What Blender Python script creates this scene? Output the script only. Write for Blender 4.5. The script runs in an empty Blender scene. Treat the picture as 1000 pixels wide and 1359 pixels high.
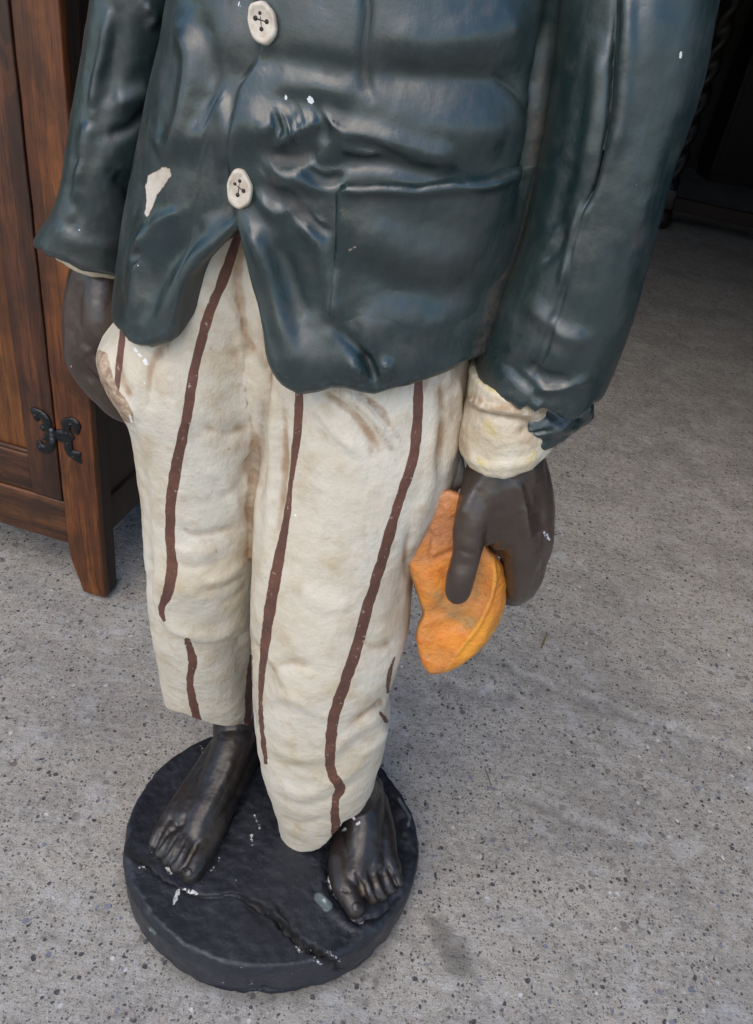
import bpy, bmesh, math, random
import numpy as np
from mathutils import Vector, Matrix
from mathutils.bvhtree import BVHTree

random.seed(7)
rng = np.random.default_rng(7)
scene = bpy.context.scene
col = scene.collection

# ------------------------------------------------------------------ camera
F_PX, CAM_H = 1027.0, 1.2          # focal length (photo pixels), camera height (m)
_d = np.array([-257.0, 1470.0, F_PX]); _d /= np.linalg.norm(_d)   # straight down, in camera axes
_z = -_d
_f = np.array([0, 0, 1.0]); _y = _f - (_f @ _d) * _d; _y /= np.linalg.norm(_y)
_x = np.cross(_y, _z)
RW = np.array([_x, _y, _z])        # camera axes (x right, y down, z forward) -> world
CAM = np.array([0, 0, CAM_H])
cam_data = bpy.data.cameras.new('camera')
cam = bpy.data.objects.new('camera', cam_data); col.objects.link(cam)
cam_data.sensor_fit = 'VERTICAL'; cam_data.sensor_height = 36
cam_data.lens = F_PX / 1359 * 36
cam_data.clip_start = 0.02; cam_data.clip_end = 200
rt, up, bk = RW @ [1, 0, 0], RW @ [0, -1, 0], RW @ [0, 0, -1]
M = Matrix.Identity(4)
for i in range(3):
    M[i][0], M[i][1], M[i][2], M[i][3] = rt[i], up[i], bk[i], CAM[i]
cam.matrix_world = M
scene.camera = cam

# ------------------------------------------------------------------ light
SUN_EL, SUN_AZ = math.radians(50), math.radians(200)   # azimuth measured clockwise from +Y
world = bpy.data.worlds.new('World'); scene.world = world; world.use_nodes = True
wn, wl = world.node_tree.nodes, world.node_tree.links
bg = wn['Background']
sky = wn.new('ShaderNodeTexSky'); sky.sky_type = 'NISHITA'; sky.sun_disc = False
sky.sun_elevation = SUN_EL; sky.sun_rotation = SUN_AZ; sky.dust_density = 1.0; sky.air_density = 1.0
hs = wn.new('ShaderNodeHueSaturation'); hs.inputs['Saturation'].default_value = 1.15
wl.new(sky.outputs[0], hs.inputs['Color']); wl.new(hs.outputs[0], bg.inputs[0])
bg.inputs[1].default_value = 0.15
sun = bpy.data.lights.new('sun', 'SUN'); sun.energy = 1.3; sun.angle = math.radians(60)
sun.color = (1, 0.84, 0.64)
so = bpy.data.objects.new('sun', sun); col.objects.link(so)
sd = Vector((math.sin(SUN_AZ) * math.cos(SUN_EL), math.cos(SUN_AZ) * math.cos(SUN_EL), math.sin(SUN_EL)))
so.rotation_euler = sd.to_track_quat('Z', 'Y').to_euler()
scene.view_settings.view_transform = 'Standard'; scene.view_settings.look = 'None'
scene.view_settings.exposure = 0.58; scene.view_settings.gamma = 1

# ------------------------------------------------------------------ maths
def ray(x, y): return RW @ np.array([x - 500.0, y - 679.5, F_PX])
def at_y(x, y, Y): r = ray(x, y); return r * (Y / r[1]) + CAM
def at_z(x, y, Z): r = ray(x, y); return r * ((Z - CAM_H) / r[2]) + CAM
def proj(P):
    c = (np.asarray(P) - CAM) @ RW
    return c[:, :2] / c[:, 2:3] * F_PX + [500, 679.5]
def depth(p): return ((np.asarray(p) - CAM) @ RW)[2]
def sstep(x, a, b):
    t = np.clip((x - a) / (b - a), 0, 1); return t * t * (3 - 2 * t)

_perm = rng.permutation(256); _perm = np.concatenate([_perm, _perm])
_grad = rng.normal(size=(256, 3)); _grad /= np.linalg.norm(_grad, axis=1)[:, None]
def perlin(P, scale=1.0, off=0.0):
    P = np.asarray(P) * scale + off
    i = np.floor(P).astype(int); f = P - i; i &= 255
    u = f * f * f * (f * (f * 6 - 15) + 10); r = 0
    for dx in (0, 1):
        for dy in (0, 1):
            for dz in (0, 1):
                h = _perm[_perm[_perm[(i[:, 0] + dx) & 255] + ((i[:, 1] + dy) & 255)] + ((i[:, 2] + dz) & 255)]
                g = _grad[h]
                dot = g[:, 0] * (f[:, 0] - dx) + g[:, 1] * (f[:, 1] - dy) + g[:, 2] * (f[:, 2] - dz)
                w = (u[:, 0] if dx else 1 - u[:, 0]) * (u[:, 1] if dy else 1 - u[:, 1]) * (u[:, 2] if dz else 1 - u[:, 2])
                r = r + w * dot
    return r * 1.6
def fbm(P, scale, octaves=3, off=0.0):
    return sum(perlin(P, scale * 2 ** k, off + 7 * k) * 0.5 ** k for k in range(octaves))

def seg_dist(P, pts):
    """distance to a polyline, position along it (segment index + t), side sign"""
    pts = np.asarray(pts, float); best = np.full(len(P), 1e9); par = np.zeros(len(P)); side = np.zeros(len(P))
    for k in range(len(pts) - 1):
        a, b = pts[k], pts[k + 1]; ab = b - a; L = ab @ ab + 1e-12
        t = np.clip(((P - a) @ ab) / L, 0, 1)
        q = P - (a + t[:, None] * ab); dd = np.hypot(q[:, 0], q[:, 1])
        m = dd < best
        cr = ab[0] * (P[:, 1] - a[1]) - ab[1] * (P[:, 0] - a[0])
        best = np.where(m, dd, best); par = np.where(m, k + t, par); side = np.where(m, np.sign(cr), side)
    return best, par, side
def smooth_line(pts, n=6):
    """Catmull-Rom through the points"""
    p = np.asarray(pts, float)
    if len(p) < 3: return p
    q = np.vstack([2 * p[0] - p[1], p, 2 * p[-1] - p[-2]]); out = []
    for k in range(1, len(q) - 2):
        for t in np.linspace(0, 1, n, endpoint=False):
            a, b, c, d = q[k - 1], q[k], q[k + 1], q[k + 2]
            out.append(0.5 * ((2 * b) + (-a + c) * t + (2 * a - 5 * b + 4 * c - d) * t * t + (-a + 3 * b - 3 * c + d) * t ** 3))
    out.append(p[-1]); return np.array(out)
def in_poly(P, poly):
    poly = np.asarray(poly, float); r = np.zeros(len(P), bool); n = len(poly); j = n - 1
    for i in range(n):
        a, b = poly[i], poly[j]
        c = ((a[1] > P[:, 1]) != (b[1] > P[:, 1]))
        with np.errstate(divide='ignore', invalid='ignore'):
            xx = (b[0] - a[0]) * (P[:, 1] - a[1]) / (b[1] - a[1] + 1e-12) + a[0]
        r ^= c & (P[:, 0] < xx); j = i
    return r
def poly_sd(P, poly):
    d, _, _ = seg_dist(P, list(poly) + [poly[0]])
    return np.where(in_poly(P, poly), -d, d)

# ------------------------------------------------------------------ mesh helpers
def new_mesh(name, V, Fc, smooth=True):
    me = bpy.data.meshes.new(name)
    me.from_pydata([tuple(v) for v in np.asarray(V)], [], [tuple(f) for f in Fc]); me.update()
    if smooth: me.polygons.foreach_set('use_smooth', [True] * len(me.polygons))
    return me
def link(name, me, mat=None, parent=None):
    o = bpy.data.objects.new(name, me); col.objects.link(o)
    if mat: me.materials.append(mat)
    if parent: o.parent = parent
    return o
def set_attr(me, name, vals):
    a = me.attributes.new(name, 'FLOAT', 'POINT'); a.data.foreach_set('value', np.asarray(vals, np.float32))
def get_v(me):
    a = np.empty(len(me.vertices) * 3, np.float32); me.vertices.foreach_get('co', a); return a.reshape(-1, 3).astype(float)
def get_n(me):
    a = np.empty(len(me.vertices) * 3, np.float32); me.vertices.foreach_get('normal', a); return a.reshape(-1, 3).astype(float)
def set_v(me, V):
    me.vertices.foreach_set('co', np.asarray(V, np.float32).ravel()); me.update()
def edges(me):
    a = np.empty(len(me.edges) * 2, np.int32); me.edges.foreach_get('vertices', a); return a.reshape(-1, 2)
def laplace(V, E, it, lam=0.5):
    n = len(V); deg = np.bincount(E.ravel(), minlength=n).astype(float)[:, None]
    for _ in range(it):
        S = np.stack([np.bincount(E[:, 0], V[E[:, 1], k], n) + np.bincount(E[:, 1], V[E[:, 0], k], n) for k in range(V.shape[1])], 1)
        V = V + lam * (S / np.maximum(deg, 1) - V)
    return V
def grid_faces(rows, cols, wrap=True):
    F = []
    for r in range(rows - 1):
        for c in range(cols if wrap else cols - 1):
            d = (c + 1) % cols
            F.append((r * cols + c, r * cols + d, (r + 1) * cols + d, (r + 1) * cols + c))
    return F
def join(parts):
    V, F, o = [], [], 0
    for v, f in parts:
        V.append(np.asarray(v)); F += [tuple(i + o for i in q) for q in f]; o += len(v)
    return np.vstack(V), F
def remesh(name, V, Fc, size, smooth=4):
    me = new_mesh('tmp', V, Fc)
    o = bpy.data.objects.new('tmp', me); col.objects.link(o)
    m = o.modifiers.new('r', 'REMESH'); m.mode = 'VOXEL'; m.voxel_size = size; m.adaptivity = 0
    dg = bpy.context.evaluated_depsgraph_get()
    out = bpy.data.meshes.new_from_object(o.evaluated_get(dg)); out.name = name
    bpy.data.objects.remove(o); bpy.data.meshes.remove(me)
    out.polygons.foreach_set('use_smooth', [True] * len(out.polygons))
    if smooth: set_v(out, laplace(get_v(out), edges(out), smooth))
    return out
def cavity(me, it=14):
    """how deep each vertex lies in a hollow, in mm"""
    V = get_v(me); S = laplace(V, edges(me), it)
    c = ((S - V) * get_n(me)).sum(1) * 1000
    return laplace(c[:, None], edges(me), 3)[:, 0]
def bvh_of(me):
    return BVHTree.FromPolygons([v.co for v in me.vertices], [p.vertices for p in me.polygons])
def hit(bvh, x, y):
    r = Vector(ray(x, y)).normalized(); return bvh.ray_cast(Vector(CAM), r)

def ball(c, r, n=10, m=14):
    V = [(c[0], c[1], c[2] + r)]
    for i in range(1, n):
        a = math.pi * i / n
        for j in range(m):
            b = 2 * math.pi * j / m
            V.append((c[0] + r * math.sin(a) * math.cos(b), c[1] + r * math.sin(a) * math.sin(b), c[2] + r * math.cos(a)))
    V.append((c[0], c[1], c[2] - r)); F = []
    for j in range(m):
        k = (j + 1) % m
        F.append((0, 1 + j, 1 + k)); L = 1 + (n - 2) * m
        F.append((len(V) - 1, L + k, L + j))
        for i in range(n - 2):
            a = 1 + i * m
            F.append((a + j, a + m + j, a + m + k, a + k))
    return np.array(V), F
def chain(pts):
    """tapered limb: list of (point, radius)"""
    P = np.array([p for p, r in pts], float); R = np.array([r for p, r in pts], float)
    q = np.hstack([P, R[:, None]]); q = smooth_line(q, 8) if len(q) > 2 else np.array([q[0] + (q[1] - q[0]) * t for t in np.linspace(0, 1, 8)])
    return join([ball(p[:3], max(p[3], .001)) for p in q])
def cpx(pts):
    """chain given as (x, y, distance Y, radius) where x, y are read off the photograph"""
    out = []
    for x, y, Y, r in pts:
        p = at_y(x, y, Y); out.append((p, r * depth(p) / F_PX))
    return chain(out)

def sculpt(me, strokes=(), ledges=(), bulges=(), jag=0.0):
    V = get_v(me); N = get_n(me); P = proj(V)
    if jag: P = P + jag * np.stack([fbm(V, 45, 3, 2.0), fbm(V, 45, 3, 9.0)], 1)
    view = CAM - V; view /= np.linalg.norm(view, axis=1)[:, None]
    w = sstep((N * view).sum(1), 0.02, 0.3); D = np.zeros(len(V))
    for pts, wid, h in strokes:
        pts = smooth_line(pts); d, t, _ = seg_dist(P, pts)
        e = np.minimum(t, len(pts) - 1 - t) / (len(pts) - 1)
        D += h * np.exp(-(d / wid) ** 2) * (0.35 + 0.65 * sstep(e, 0, .2))
    for pts, h, edge, fall in ledges:
        pts = smooth_line(pts); d, t, s = seg_dist(P, pts); e = np.minimum(t, len(pts) - 1 - t) / (len(pts) - 1)
        D += h * sstep(s * d, -edge, edge) * np.exp(-(d / fall) ** 2) * sstep(e, -.001, .1)
    for (x, y), rx, ry, ang, h in bulges:
        a = math.radians(ang); u = (P[:, 0] - x) * math.cos(a) + (P[:, 1] - y) * math.sin(a); v = -(P[:, 0] - x) * math.sin(a) + (P[:, 1] - y) * math.cos(a)
        D += h * np.exp(-(u / rx) ** 2 - (v / ry) ** 2)
    set_v(me, V + N * (D * w)[:, None])
def roughen(me, amps):
    V = get_v(me); N = get_n(me)
    D = sum(a * fbm(V, s, o, 3.3 * s % 11) for a, s, o in amps)
    set_v(me, V + N * D[:, None])
def facing(me):
    V = get_v(me); N = get_n(me); v = CAM - V; v /= np.linalg.norm(v, axis=1)[:, None]
    return (N * v).sum(1)

def silhouette(pts, Yc):
    out = []
    for x, y in smooth_line(pts, 5):
        Y = Yc(1.0)
        for _ in range(25):
            p = at_y(x, y, Y); Y = 0.5 * Y + 0.5 * Yc(p[2])
        out.append((p[2], p[0]))
    out.sort(); a = np.array(out); return a[:, 0], a[:, 1]
def lin(*kv):
    k = np.array(kv, float); return lambda z: np.interp(z, k[:, 0], k[:, 1])
class Loft:
    def __init__(s, left, right, Yc, b, e=2.2, sink=0.0):
        s.Yc, s.b, s.e = Yc, b, e
        s.lz, s.lx = silhouette(left, Yc); s.rz, s.rx = silhouette(right, Yc)
    def pt(s, th, z, off=0.0):
        xl, xr = np.interp(z, s.lz, s.lx), np.interp(z, s.rz, s.rx)
        c, a, b = (xl + xr) / 2, (xr - xl) / 2, s.b(z)
        ct, st = np.cos(th), np.sin(th)
        x = np.sign(ct) * np.abs(ct) ** (2 / s.e); y = np.sign(st) * np.abs(st) ** (2 / s.e)
        return np.stack([c + (a + off) * x, s.Yc(z) + (b + off) * y, z + 0 * c], -1)
    def solid(s, z0, z1, nz=80, nt=96, hem=None, lip=0.03):
        """closed body; hem(theta) may give an uneven lower edge"""
        th = np.linspace(0, 2 * np.pi, nt, endpoint=False) + 0.01
        zb = hem(th) if hem else np.full(nt, z0)
        rows = []
        if hem is None:
            rows.append(s.pt(th, zb + .004, -0.006))
        else:
            for dz, off in ((.035, -.030), (.012, -.024), (.001, -.014), (-.003, -.009), (-.003, -.004), (.0, -.001)):
                rows.append(s.pt(th, zb + dz, off))
        for k in range(nz):
            t = (k / (nz - 1)); rows.append(s.pt(th, zb + .003 + (z1 - zb - .003) * t))
        V = np.vstack(rows); n = len(rows); F = grid_faces(n, nt)
        c0 = rows[0].mean(0); c1 = rows[-1].mean(0)
        V = np.vstack([V, c0[None], c1[None]]); a = n * nt
        for j in range(nt):
            k = (j + 1) % nt
            F.append((a, k, j)); F.append((a + 1, (n - 1) * nt + j, (n - 1) * nt + k))
        return V, F
def hem_from(loft, bvh, pts, zback, front_only=True):
    """turn a traced lower edge into a height per angle"""
    arr = []
    for x, y in pts:
        h = hit(bvh, x, y)[0]
        if h is None: continue
        z = h.z; xl, xr = np.interp(z, loft.lz, loft.lx), np.interp(z, loft.rz, loft.rx)
        u = np.clip((h.x - (xl + xr) / 2) / ((xr - xl) / 2), -1, 1)
        th = -np.arccos(np.sign(u) * abs(u) ** (loft.e / 2))     # front half: theta in (-pi, 0)
        arr.append((th, z))
    arr.sort(); a = np.array(arr)
    za, zc = zback if isinstance(zback, tuple) else (zback, zback) if zback is not None else ((a[0, 1] + a[-1, 1]) / 2,) * 2
    T = np.concatenate([[-np.pi - .5], a[:, 0], [.5]]); Z = np.concatenate([[za], a[:, 1], [zc]])
    def f(th):
        t = (th + np.pi) % (2 * np.pi) - np.pi       # -pi..pi
        t = np.where(t > np.pi / 2, t - 2 * np.pi, t)  # -3pi/2..pi/2
        return np.interp(t, T, Z)
    return f

# ------------------------------------------------------------------ materials
def new_mat(name):
    m = bpy.data.materials.new(name); m.use_nodes = True
    nt = m.node_tree; return m, nt.nodes, nt.links, nt.nodes['Principled BSDF']
class G:
    """tiny node-graph helper"""
    def __init__(s, name): s.m, s.n, s.l, s.b = new_mat(name); s.tc = s.n.new('ShaderNodeTexCoord')
    def put(s, sock, v):
        if isinstance(v, (int, float)): sock.default_value = v
        elif isinstance(v, tuple): sock.default_value = v + (1,) if len(v) == 3 and sock.type == 'RGBA' else v
        else: s.l.new(v, sock)
    def coord(s, scale=(1, 1, 1), kind='Object', rot=(0, 0, 0)):
        m = s.n.new('ShaderNodeMapping'); m.inputs['Scale'].default_value = scale; m.inputs['Rotation'].default_value = rot
        s.l.new(s.tc.outputs[kind], m.inputs[0]); return m.outputs[0]
    def noise(s, scale, detail=4, rough=.55, co=None, dist=0.0):
        t = s.n.new('ShaderNodeTexNoise'); t.inputs['Scale'].default_value = scale; t.inputs['Detail'].default_value = detail
        t.inputs['Roughness'].default_value = rough; t.inputs['Distortion'].default_value = dist
        s.l.new(co or s.tc.outputs['Object'], t.inputs['Vector']); return t.outputs[0]
    def voro(s, scale, co=None, feat='F1', rnd=1.0):
        t = s.n.new('ShaderNodeTexVoronoi'); t.inputs['Scale'].default_value = scale; t.feature = feat
        t.inputs['Randomness'].default_value = rnd
        s.l.new(co or s.tc.outputs['Object'], t.inputs['Vector']); return t
    def attr(s, name):
        t = s.n.new('ShaderNodeAttribute'); t.attribute_name = name; return t.outputs['Fac']
    def ramp(s, v, *stops):
        t = s.n.new('ShaderNodeValToRGB'); e = t.color_ramp.elements
        while len(e) < len(stops): e.new(.5)
        for el, (p, c) in zip(e, stops):
            el.position = p; el.color = (c, c, c, 1) if isinstance(c, (int, float)) else c + (1,)
        s.put(t.inputs[0], v); return t.outputs[0]
    def rng(s, v, a, b, c=0.0, d=1.0):
        t = s.n.new('ShaderNodeMapRange'); t.interpolation_type = 'SMOOTHSTEP'
        for k, x in zip((1, 2, 3, 4), (a, b, c, d)): t.inputs[k].default_value = x
        s.put(t.inputs[0], v); return t.outputs[0]
    def math(s, op, a, b=0.0, clamp=False):
        t = s.n.new('ShaderNodeMath'); t.operation = op; t.use_clamp = clamp
        s.put(t.inputs[0], a); s.put(t.inputs[1], b); return t.outputs[0]
    def mix(s, f, a, b, kind='MIX'):
        t = s.n.new('ShaderNodeMix'); t.data_type = 'RGBA'; t.blend_type = kind
        s.put(t.inputs[0], f); s.put(t.inputs[6], a); s.put(t.inputs[7], b); return t.outputs[2]
    def bump(s, h, dist, strength=1.0, prev=None):
        t = s.n.new('ShaderNodeBump'); t.inputs['Distance'].default_value = dist; t.inputs['Strength'].default_value = strength
        s.put(t.inputs['Height'], h)
        if prev: s.l.new(prev, t.inputs['Normal'])
        return t.outputs[0]
    def out(s, color=None, rough=None, normal=None, **kw):
        if color is not None: s.put(s.b.inputs['Base Color'], color)
        if rough is not None: s.put(s.b.inputs['Roughness'], rough)
        if normal is not None: s.l.new(normal, s.b.inputs['Normal'])
        for k, v in kw.items(): s.put(s.b.inputs[k.replace('_', ' ')], v)
        return s.m

def plaster_jacket():
    g = G('green_gloss_paint')
    n1 = g.noise(9, 5, .6); n2 = g.noise(38, 5, .65); n3 = g.noise(160, 4, .6)
    c = g.mix(g.rng(n1, .35, .65), (.007, .021, .022), (.016, .030, .028))
    br = g.noise(75, 5, .7, g.coord((1, 1, .12), 'Object', (.1, .25, 0)))
    c = g.mix(g.math('MULTIPLY', g.rng(n2, .5, .75), .45), c, (.052, .044, .038))
    c = g.mix(g.rng(br, .55, .75, 0, .35), c, (.045, .062, .064))
    c = g.mix(g.rng(g.noise(5, 4, .6), .55, .72, 0, .5), c, (.034, .034, .030))
    cav = g.attr('cavity')
    c = g.mix(g.math('MULTIPLY', g.rng(cav, .6, 2.4), g.rng(n2, .3, .6, .1, .5)), c, (.060, .048, .040))
    c = g.mix(g.math('MULTIPLY', g.rng(cav, -.4, -1.4), g.rng(n3, .45, .7, 0, .3)), c, (.07, .09, .10))
    chip = g.math('ADD', g.math('ADD', g.attr('chip'), g.math('MULTIPLY', g.math('SUBTRACT', n3, .5), 6.0)), g.math('MULTIPLY', g.math('SUBTRACT', n2, .5), 6.0))
    cm = g.rng(chip, .6, -.6)
    c = g.mix(g.math('MULTIPLY', g.attr('dirt_shade'), g.rng(n3, .35, .6, .2, .9)), c, (.105, .085, .068))
    c = g.mix(g.math('MULTIPLY', g.rng(chip, 3.0, .6), .5), c, (.03, .025, .02))
    c = g.mix(cm, c, g.mix(g.rng(n2, .35, .7), (.62, .56, .47), (.42, .34, .26)))
    wh = g.rng(g.math('ADD', g.attr('fleck'), g.math('MULTIPLY', g.math('SUBTRACT', n3, .5), 6.0)), .4, -.4); c = g.mix(wh, c, (.72, .76, .8))
    r = g.math('ADD', g.math('ADD', g.rng(g.math('ADD', g.math('MULTIPLY', n2, .5), g.math('MULTIPLY', n1, .5)), .38, .62, .27, .46), g.rng(br, .35, .7, -.03, .09)), g.math('MULTIPLY', g.math('MAXIMUM', cm, g.rng(cav, .4, 1.4)), .3))
    b = g.bump(n3, .0003, .5); b = g.bump(br, .0006, .5, b); b = g.bump(n2, .0012, .5, b); b = g.bump(g.noise(14, 2), .008, .5, b); b = g.bump(g.rng(chip, -1.2, 1.2), .0009, .8, b)
    return g.out(c, r, b, Specular_IOR_Level=1.0)
def plaster_trousers():
    g = G('cream_paint')
    n1 = g.noise(7, 5, .6); n2 = g.noise(30, 6, .65); n3 = g.noise(140, 5, .6)
    ns = g.noise(26, 5, .7, g.coord((1, 1, .25)))
    c = g.mix(g.rng(n1, .35, .65), (.69, .645, .55), (.61, .55, .435))
    c = g.mix(g.math('MULTIPLY', g.rng(n2, .46, .70), .65), c, (.50, .40, .27))
    c = g.mix(g.rng(g.noise(11, 4, .6, None, .8), .52, .70, 0, .5), c, (.50, .39, .24))
    c = g.mix(g.math('MULTIPLY', g.rng(ns, .56, .75), .40), c, (.50, .38, .24))
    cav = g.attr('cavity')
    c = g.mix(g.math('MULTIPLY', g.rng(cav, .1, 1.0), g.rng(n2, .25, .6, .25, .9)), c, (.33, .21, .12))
    dirt_shade = g.math('MULTIPLY', g.attr('dirt_shade'), g.rng(ns, .38, .62))
    c = g.mix(dirt_shade, c, (.24, .15, .09))
    nick = g.math('MULTIPLY', g.rng(g.noise(95, 3, .5, g.coord((1, 1, .5))), .73, .76), .7)
    c = g.mix(nick, c, (.32, .22, .14))
    wob = g.math('MULTIPLY', g.math('SUBTRACT', g.noise(60, 3, .5), .5), 5.0)
    st = g.rng(g.math('ADD', g.attr('stripe'), wob), .45, -.45)
    st = g.math('MULTIPLY', st, g.rng(g.noise(170, 4, .7), .70, .62, .35, 1.0))
    c = g.mix(st, c, g.mix(g.rng(n2, .3, .7), (.155, .066, .043), (.095, .042, .030)))
    tear = g.rng(g.math('ADD', g.attr('chip'), g.math('MULTIPLY', g.math('SUBTRACT', n2, .5), 10.0)), 1., -1.)
    c = g.mix(tear, c, g.mix(g.rng(n3, .35, .65), (.50, .38, .26), (.24, .15, .10)))
    wh = g.rng(g.math('ADD', g.attr('fleck'), g.math('MULTIPLY', g.math('SUBTRACT', n3, .5), 6.0)), .4, -.4); c = g.mix(wh, c, (.85, .86, .86))
    r = g.rng(n2, .3, .7, .48, .66)
    b = g.bump(n3, .001, .6); b = g.bump(n2, .0045, .7, b); b = g.bump(ns, .003, .5, b)
    return g.out(c, r, b)
def skin_paint(name, c1, c2, r0, r1, crev=None):
    g = G(name); n1 = g.noise(14, 4); n2 = g.noise(60, 5, .6); n3 = g.noise(220, 3)
    c = g.mix(g.rng(n1, .3, .7), c1, c2)
    cav = g.attr('cavity')
    if crev: c = g.mix(g.math('MULTIPLY', g.rng(cav, .35, 1.4), g.rng(n2, .35, .6, .1, .8)), c, crev)
    fl = g.rng(g.math('ADD', g.attr('fleck'), g.math('MULTIPLY', g.math('SUBTRACT', n3, .5), 6.0)), .4, -.4); c = g.mix(fl, c, (.6, .6, .62))
    r = g.rng(n2, .3, .7, r0, r1)
    b = g.bump(n3, .0004, .4); b = g.bump(n2, .0012, .4, b)
    return g.out(c, r, b, Specular_IOR_Level=.6)
def base_paint():
    g = G('black_paint'); n1 = g.noise(12, 5, .6); n2 = g.noise(50, 6, .65); n3 = g.noise(200, 4)
    c = g.mix(g.rng(n1, .3, .7), (.011, .013, .019), (.021, .024, .032))
    c = g.mix(g.math('MULTIPLY', g.rng(n2, .55, .75), .4), c, (.042, .048, .056))
    cav = g.attr('cavity')
    c = g.mix(g.math('MULTIPLY', g.rng(cav, .5, 1.8), g.rng(n2, .4, .6, .05, .6)), c, (.13, .115, .10))
    c = g.mix(g.attr('dirt_shade'), c, (.004, .004, .004)); sp = g.rng(g.noise(75, 3, .5), .74, .77); c = g.mix(sp, c, (.5, .5, .48))  # blackens the inside of the crack, painting the shade of the groove
    d = g.math('ADD', g.math('ADD', g.attr('chip'), g.math('MULTIPLY', g.math('SUBTRACT', n3, .5), 13.0)), g.math('MULTIPLY', g.math('SUBTRACT', n2, .5), 7.0))
    cm = g.rng(d, .8, -.8); c = g.mix(cm, c, (.55, .55, .53))
    sc = g.rng(g.math('ADD', g.attr('fleck'), g.math('MULTIPLY', g.math('SUBTRACT', n2, .5), 8.0)), 1, -1)
    c = g.mix(g.math('MULTIPLY', sc, .55), c, (.16, .21, .20))
    r = g.math('ADD', g.rng(n2, .3, .7, .36, .58), g.math('MULTIPLY', g.attr('dirt_shade'), .5))
    b = g.bump(n3, .0008, .6); b = g.bump(n2, .002, .5, b)
    return g.out(c, r, b)
def melon_paint():
    g = G('orange_paint'); n1 = g.noise(22, 5, .6); n2 = g.noise(80, 5, .65); n3 = g.noise(260, 3)
    c = g.mix(g.rng(n1, .35, .65), (.72, .25, .028), (.64, .27, .08))
    c = g.mix(g.math('MULTIPLY', g.rng(n2, .45, .7), .6), c, (.62, .15, .02))
    cav = g.attr('cavity')
    c = g.mix(g.math('MULTIPLY', g.rng(cav, .15, .9), .6), c, (.36, .10, .025))
    d = g.math('MULTIPLY', g.attr('dirt_shade'), g.rng(n2, .3, .6, .3, 1)); c = g.mix(d, c, (.33, .25, .11))
    rd = g.rng(g.attr('rind'), -1.5, 1.5); c = g.mix(g.math('MULTIPLY', rd, .85), c, g.mix(g.rng(n1, .35, .65), (.82, .36, .035), (.74, .25, .03)))
    c = g.mix(g.rng(g.math('ABSOLUTE', g.attr('rind')), 2.0, .4, 0, .28), c, (.85, .46, .10))  # pale line painted as a highlight along the ridge
    c = g.mix(g.rng(g.noise(120, 4, .6), .64, .70, 0, .5), c, (.34, .12, .03))
    c = g.mix(g.math('MULTIPLY', g.attr('pale'), g.rng(n1, .35, .6, .3, .9)), c, (.56, .24, .11))
    r = g.rng(n2, .3, .7, .36, .55); b = g.bump(n3, .0008, .6); b = g.bump(n2, .0045, .8, b)
    return g.out(c, r, b)
def cuff_paint(name='cream_cuff_paint'):
    g = G(name); n1 = g.noise(30, 5, .6); n2 = g.noise(110, 5, .65)
    c = g.mix(g.rng(n1, .35, .65), (.66, .60, .48), (.58, .48, .33))
    c = g.mix(g.math('MULTIPLY', g.rng(g.noise(38, 2), .60, .72), .6), c, (.60, .50, .15))
    c = g.mix(g.math('MULTIPLY', g.rng(g.attr('cavity'), .1, .9), .8), c, (.33, .22, .13))
    c = g.mix(g.math('MULTIPLY', g.attr('dirt_shade'), g.rng(n2, .35, .6)), c, (.40, .27, .16))
    b = g.bump(n2, .003, .8); return g.out(c, .6, b)
def bone():
    g = G('button_paint'); n = g.noise(140, 5, .6)
    c = g.mix(g.rng(n, .3, .7), (.66, .60, .50), (.48, .40, .31))
    c = g.mix(g.math('MULTIPLY', g.rng(g.attr('cavity'), .1, .6), .7), c, (.2, .14, .1))
    return g.out(c, .5, g.bump(n, .0008, .8))
def plain(name, c, r=.5, nscale=40, amt=.3, bump=.0005, metal=0.0, spec=.5):
    g = G(name); n = g.noise(nscale, 5, .6)
    cc = g.mix(g.rng(n, .3, .7), c, tuple(x * (1 - amt) for x in c))
    return g.out(cc, r, g.bump(n, bump, .7), Metallic=metal, Specular_IOR_Level=spec)
def oak(name, dark, mid, light, axis='z', rough=.38, seed=0.0):
    g = G(name)
    st = {'z': (1, 1, .055), 'x': (.055, 1, 1)}[axis]
    m = g.n.new('ShaderNodeMapping'); m.inputs['Scale'].default_value = st; m.inputs['Location'].default_value = (seed, seed * 2, seed * .7)
    g.l.new(g.tc.outputs['Object'], m.inputs[0]); co = m.outputs[0]
    n1 = g.noise(34, 5, .65, co, .6); n2 = g.noise(230, 4, .6, co); n3 = g.noise(7, 4, .6)
    m2 = g.n.new('ShaderNodeMapping'); m2.inputs['Scale'].default_value = {'z': (1, 1, .35), 'x': (.35, 1, 1)}[axis]
    g.l.new(g.tc.outputs['Object'], m2.inputs[0]); n4 = g.noise(26, 3, .5, m2.outputs[0], 1.2)
    c = g.ramp(n1, (.30, dark), (.50, mid), (.70, light))
    c = g.mix(g.math('MULTIPLY', g.rng(n2, .50, .64), .6), c, tuple(x * .35 for x in dark))
    c = g.mix(g.rng(n3, .40, .66, 0, .8), c, dark)
    c = g.mix(g.rng(n4, .62, .70, 0, .25), c, light)
    b = g.bump(n2, .0009, .6); b = g.bump(n1, .001, .3, b)
    return g.out(c, g.rng(n1, .3, .7, rough, rough + .15), b)
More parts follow.
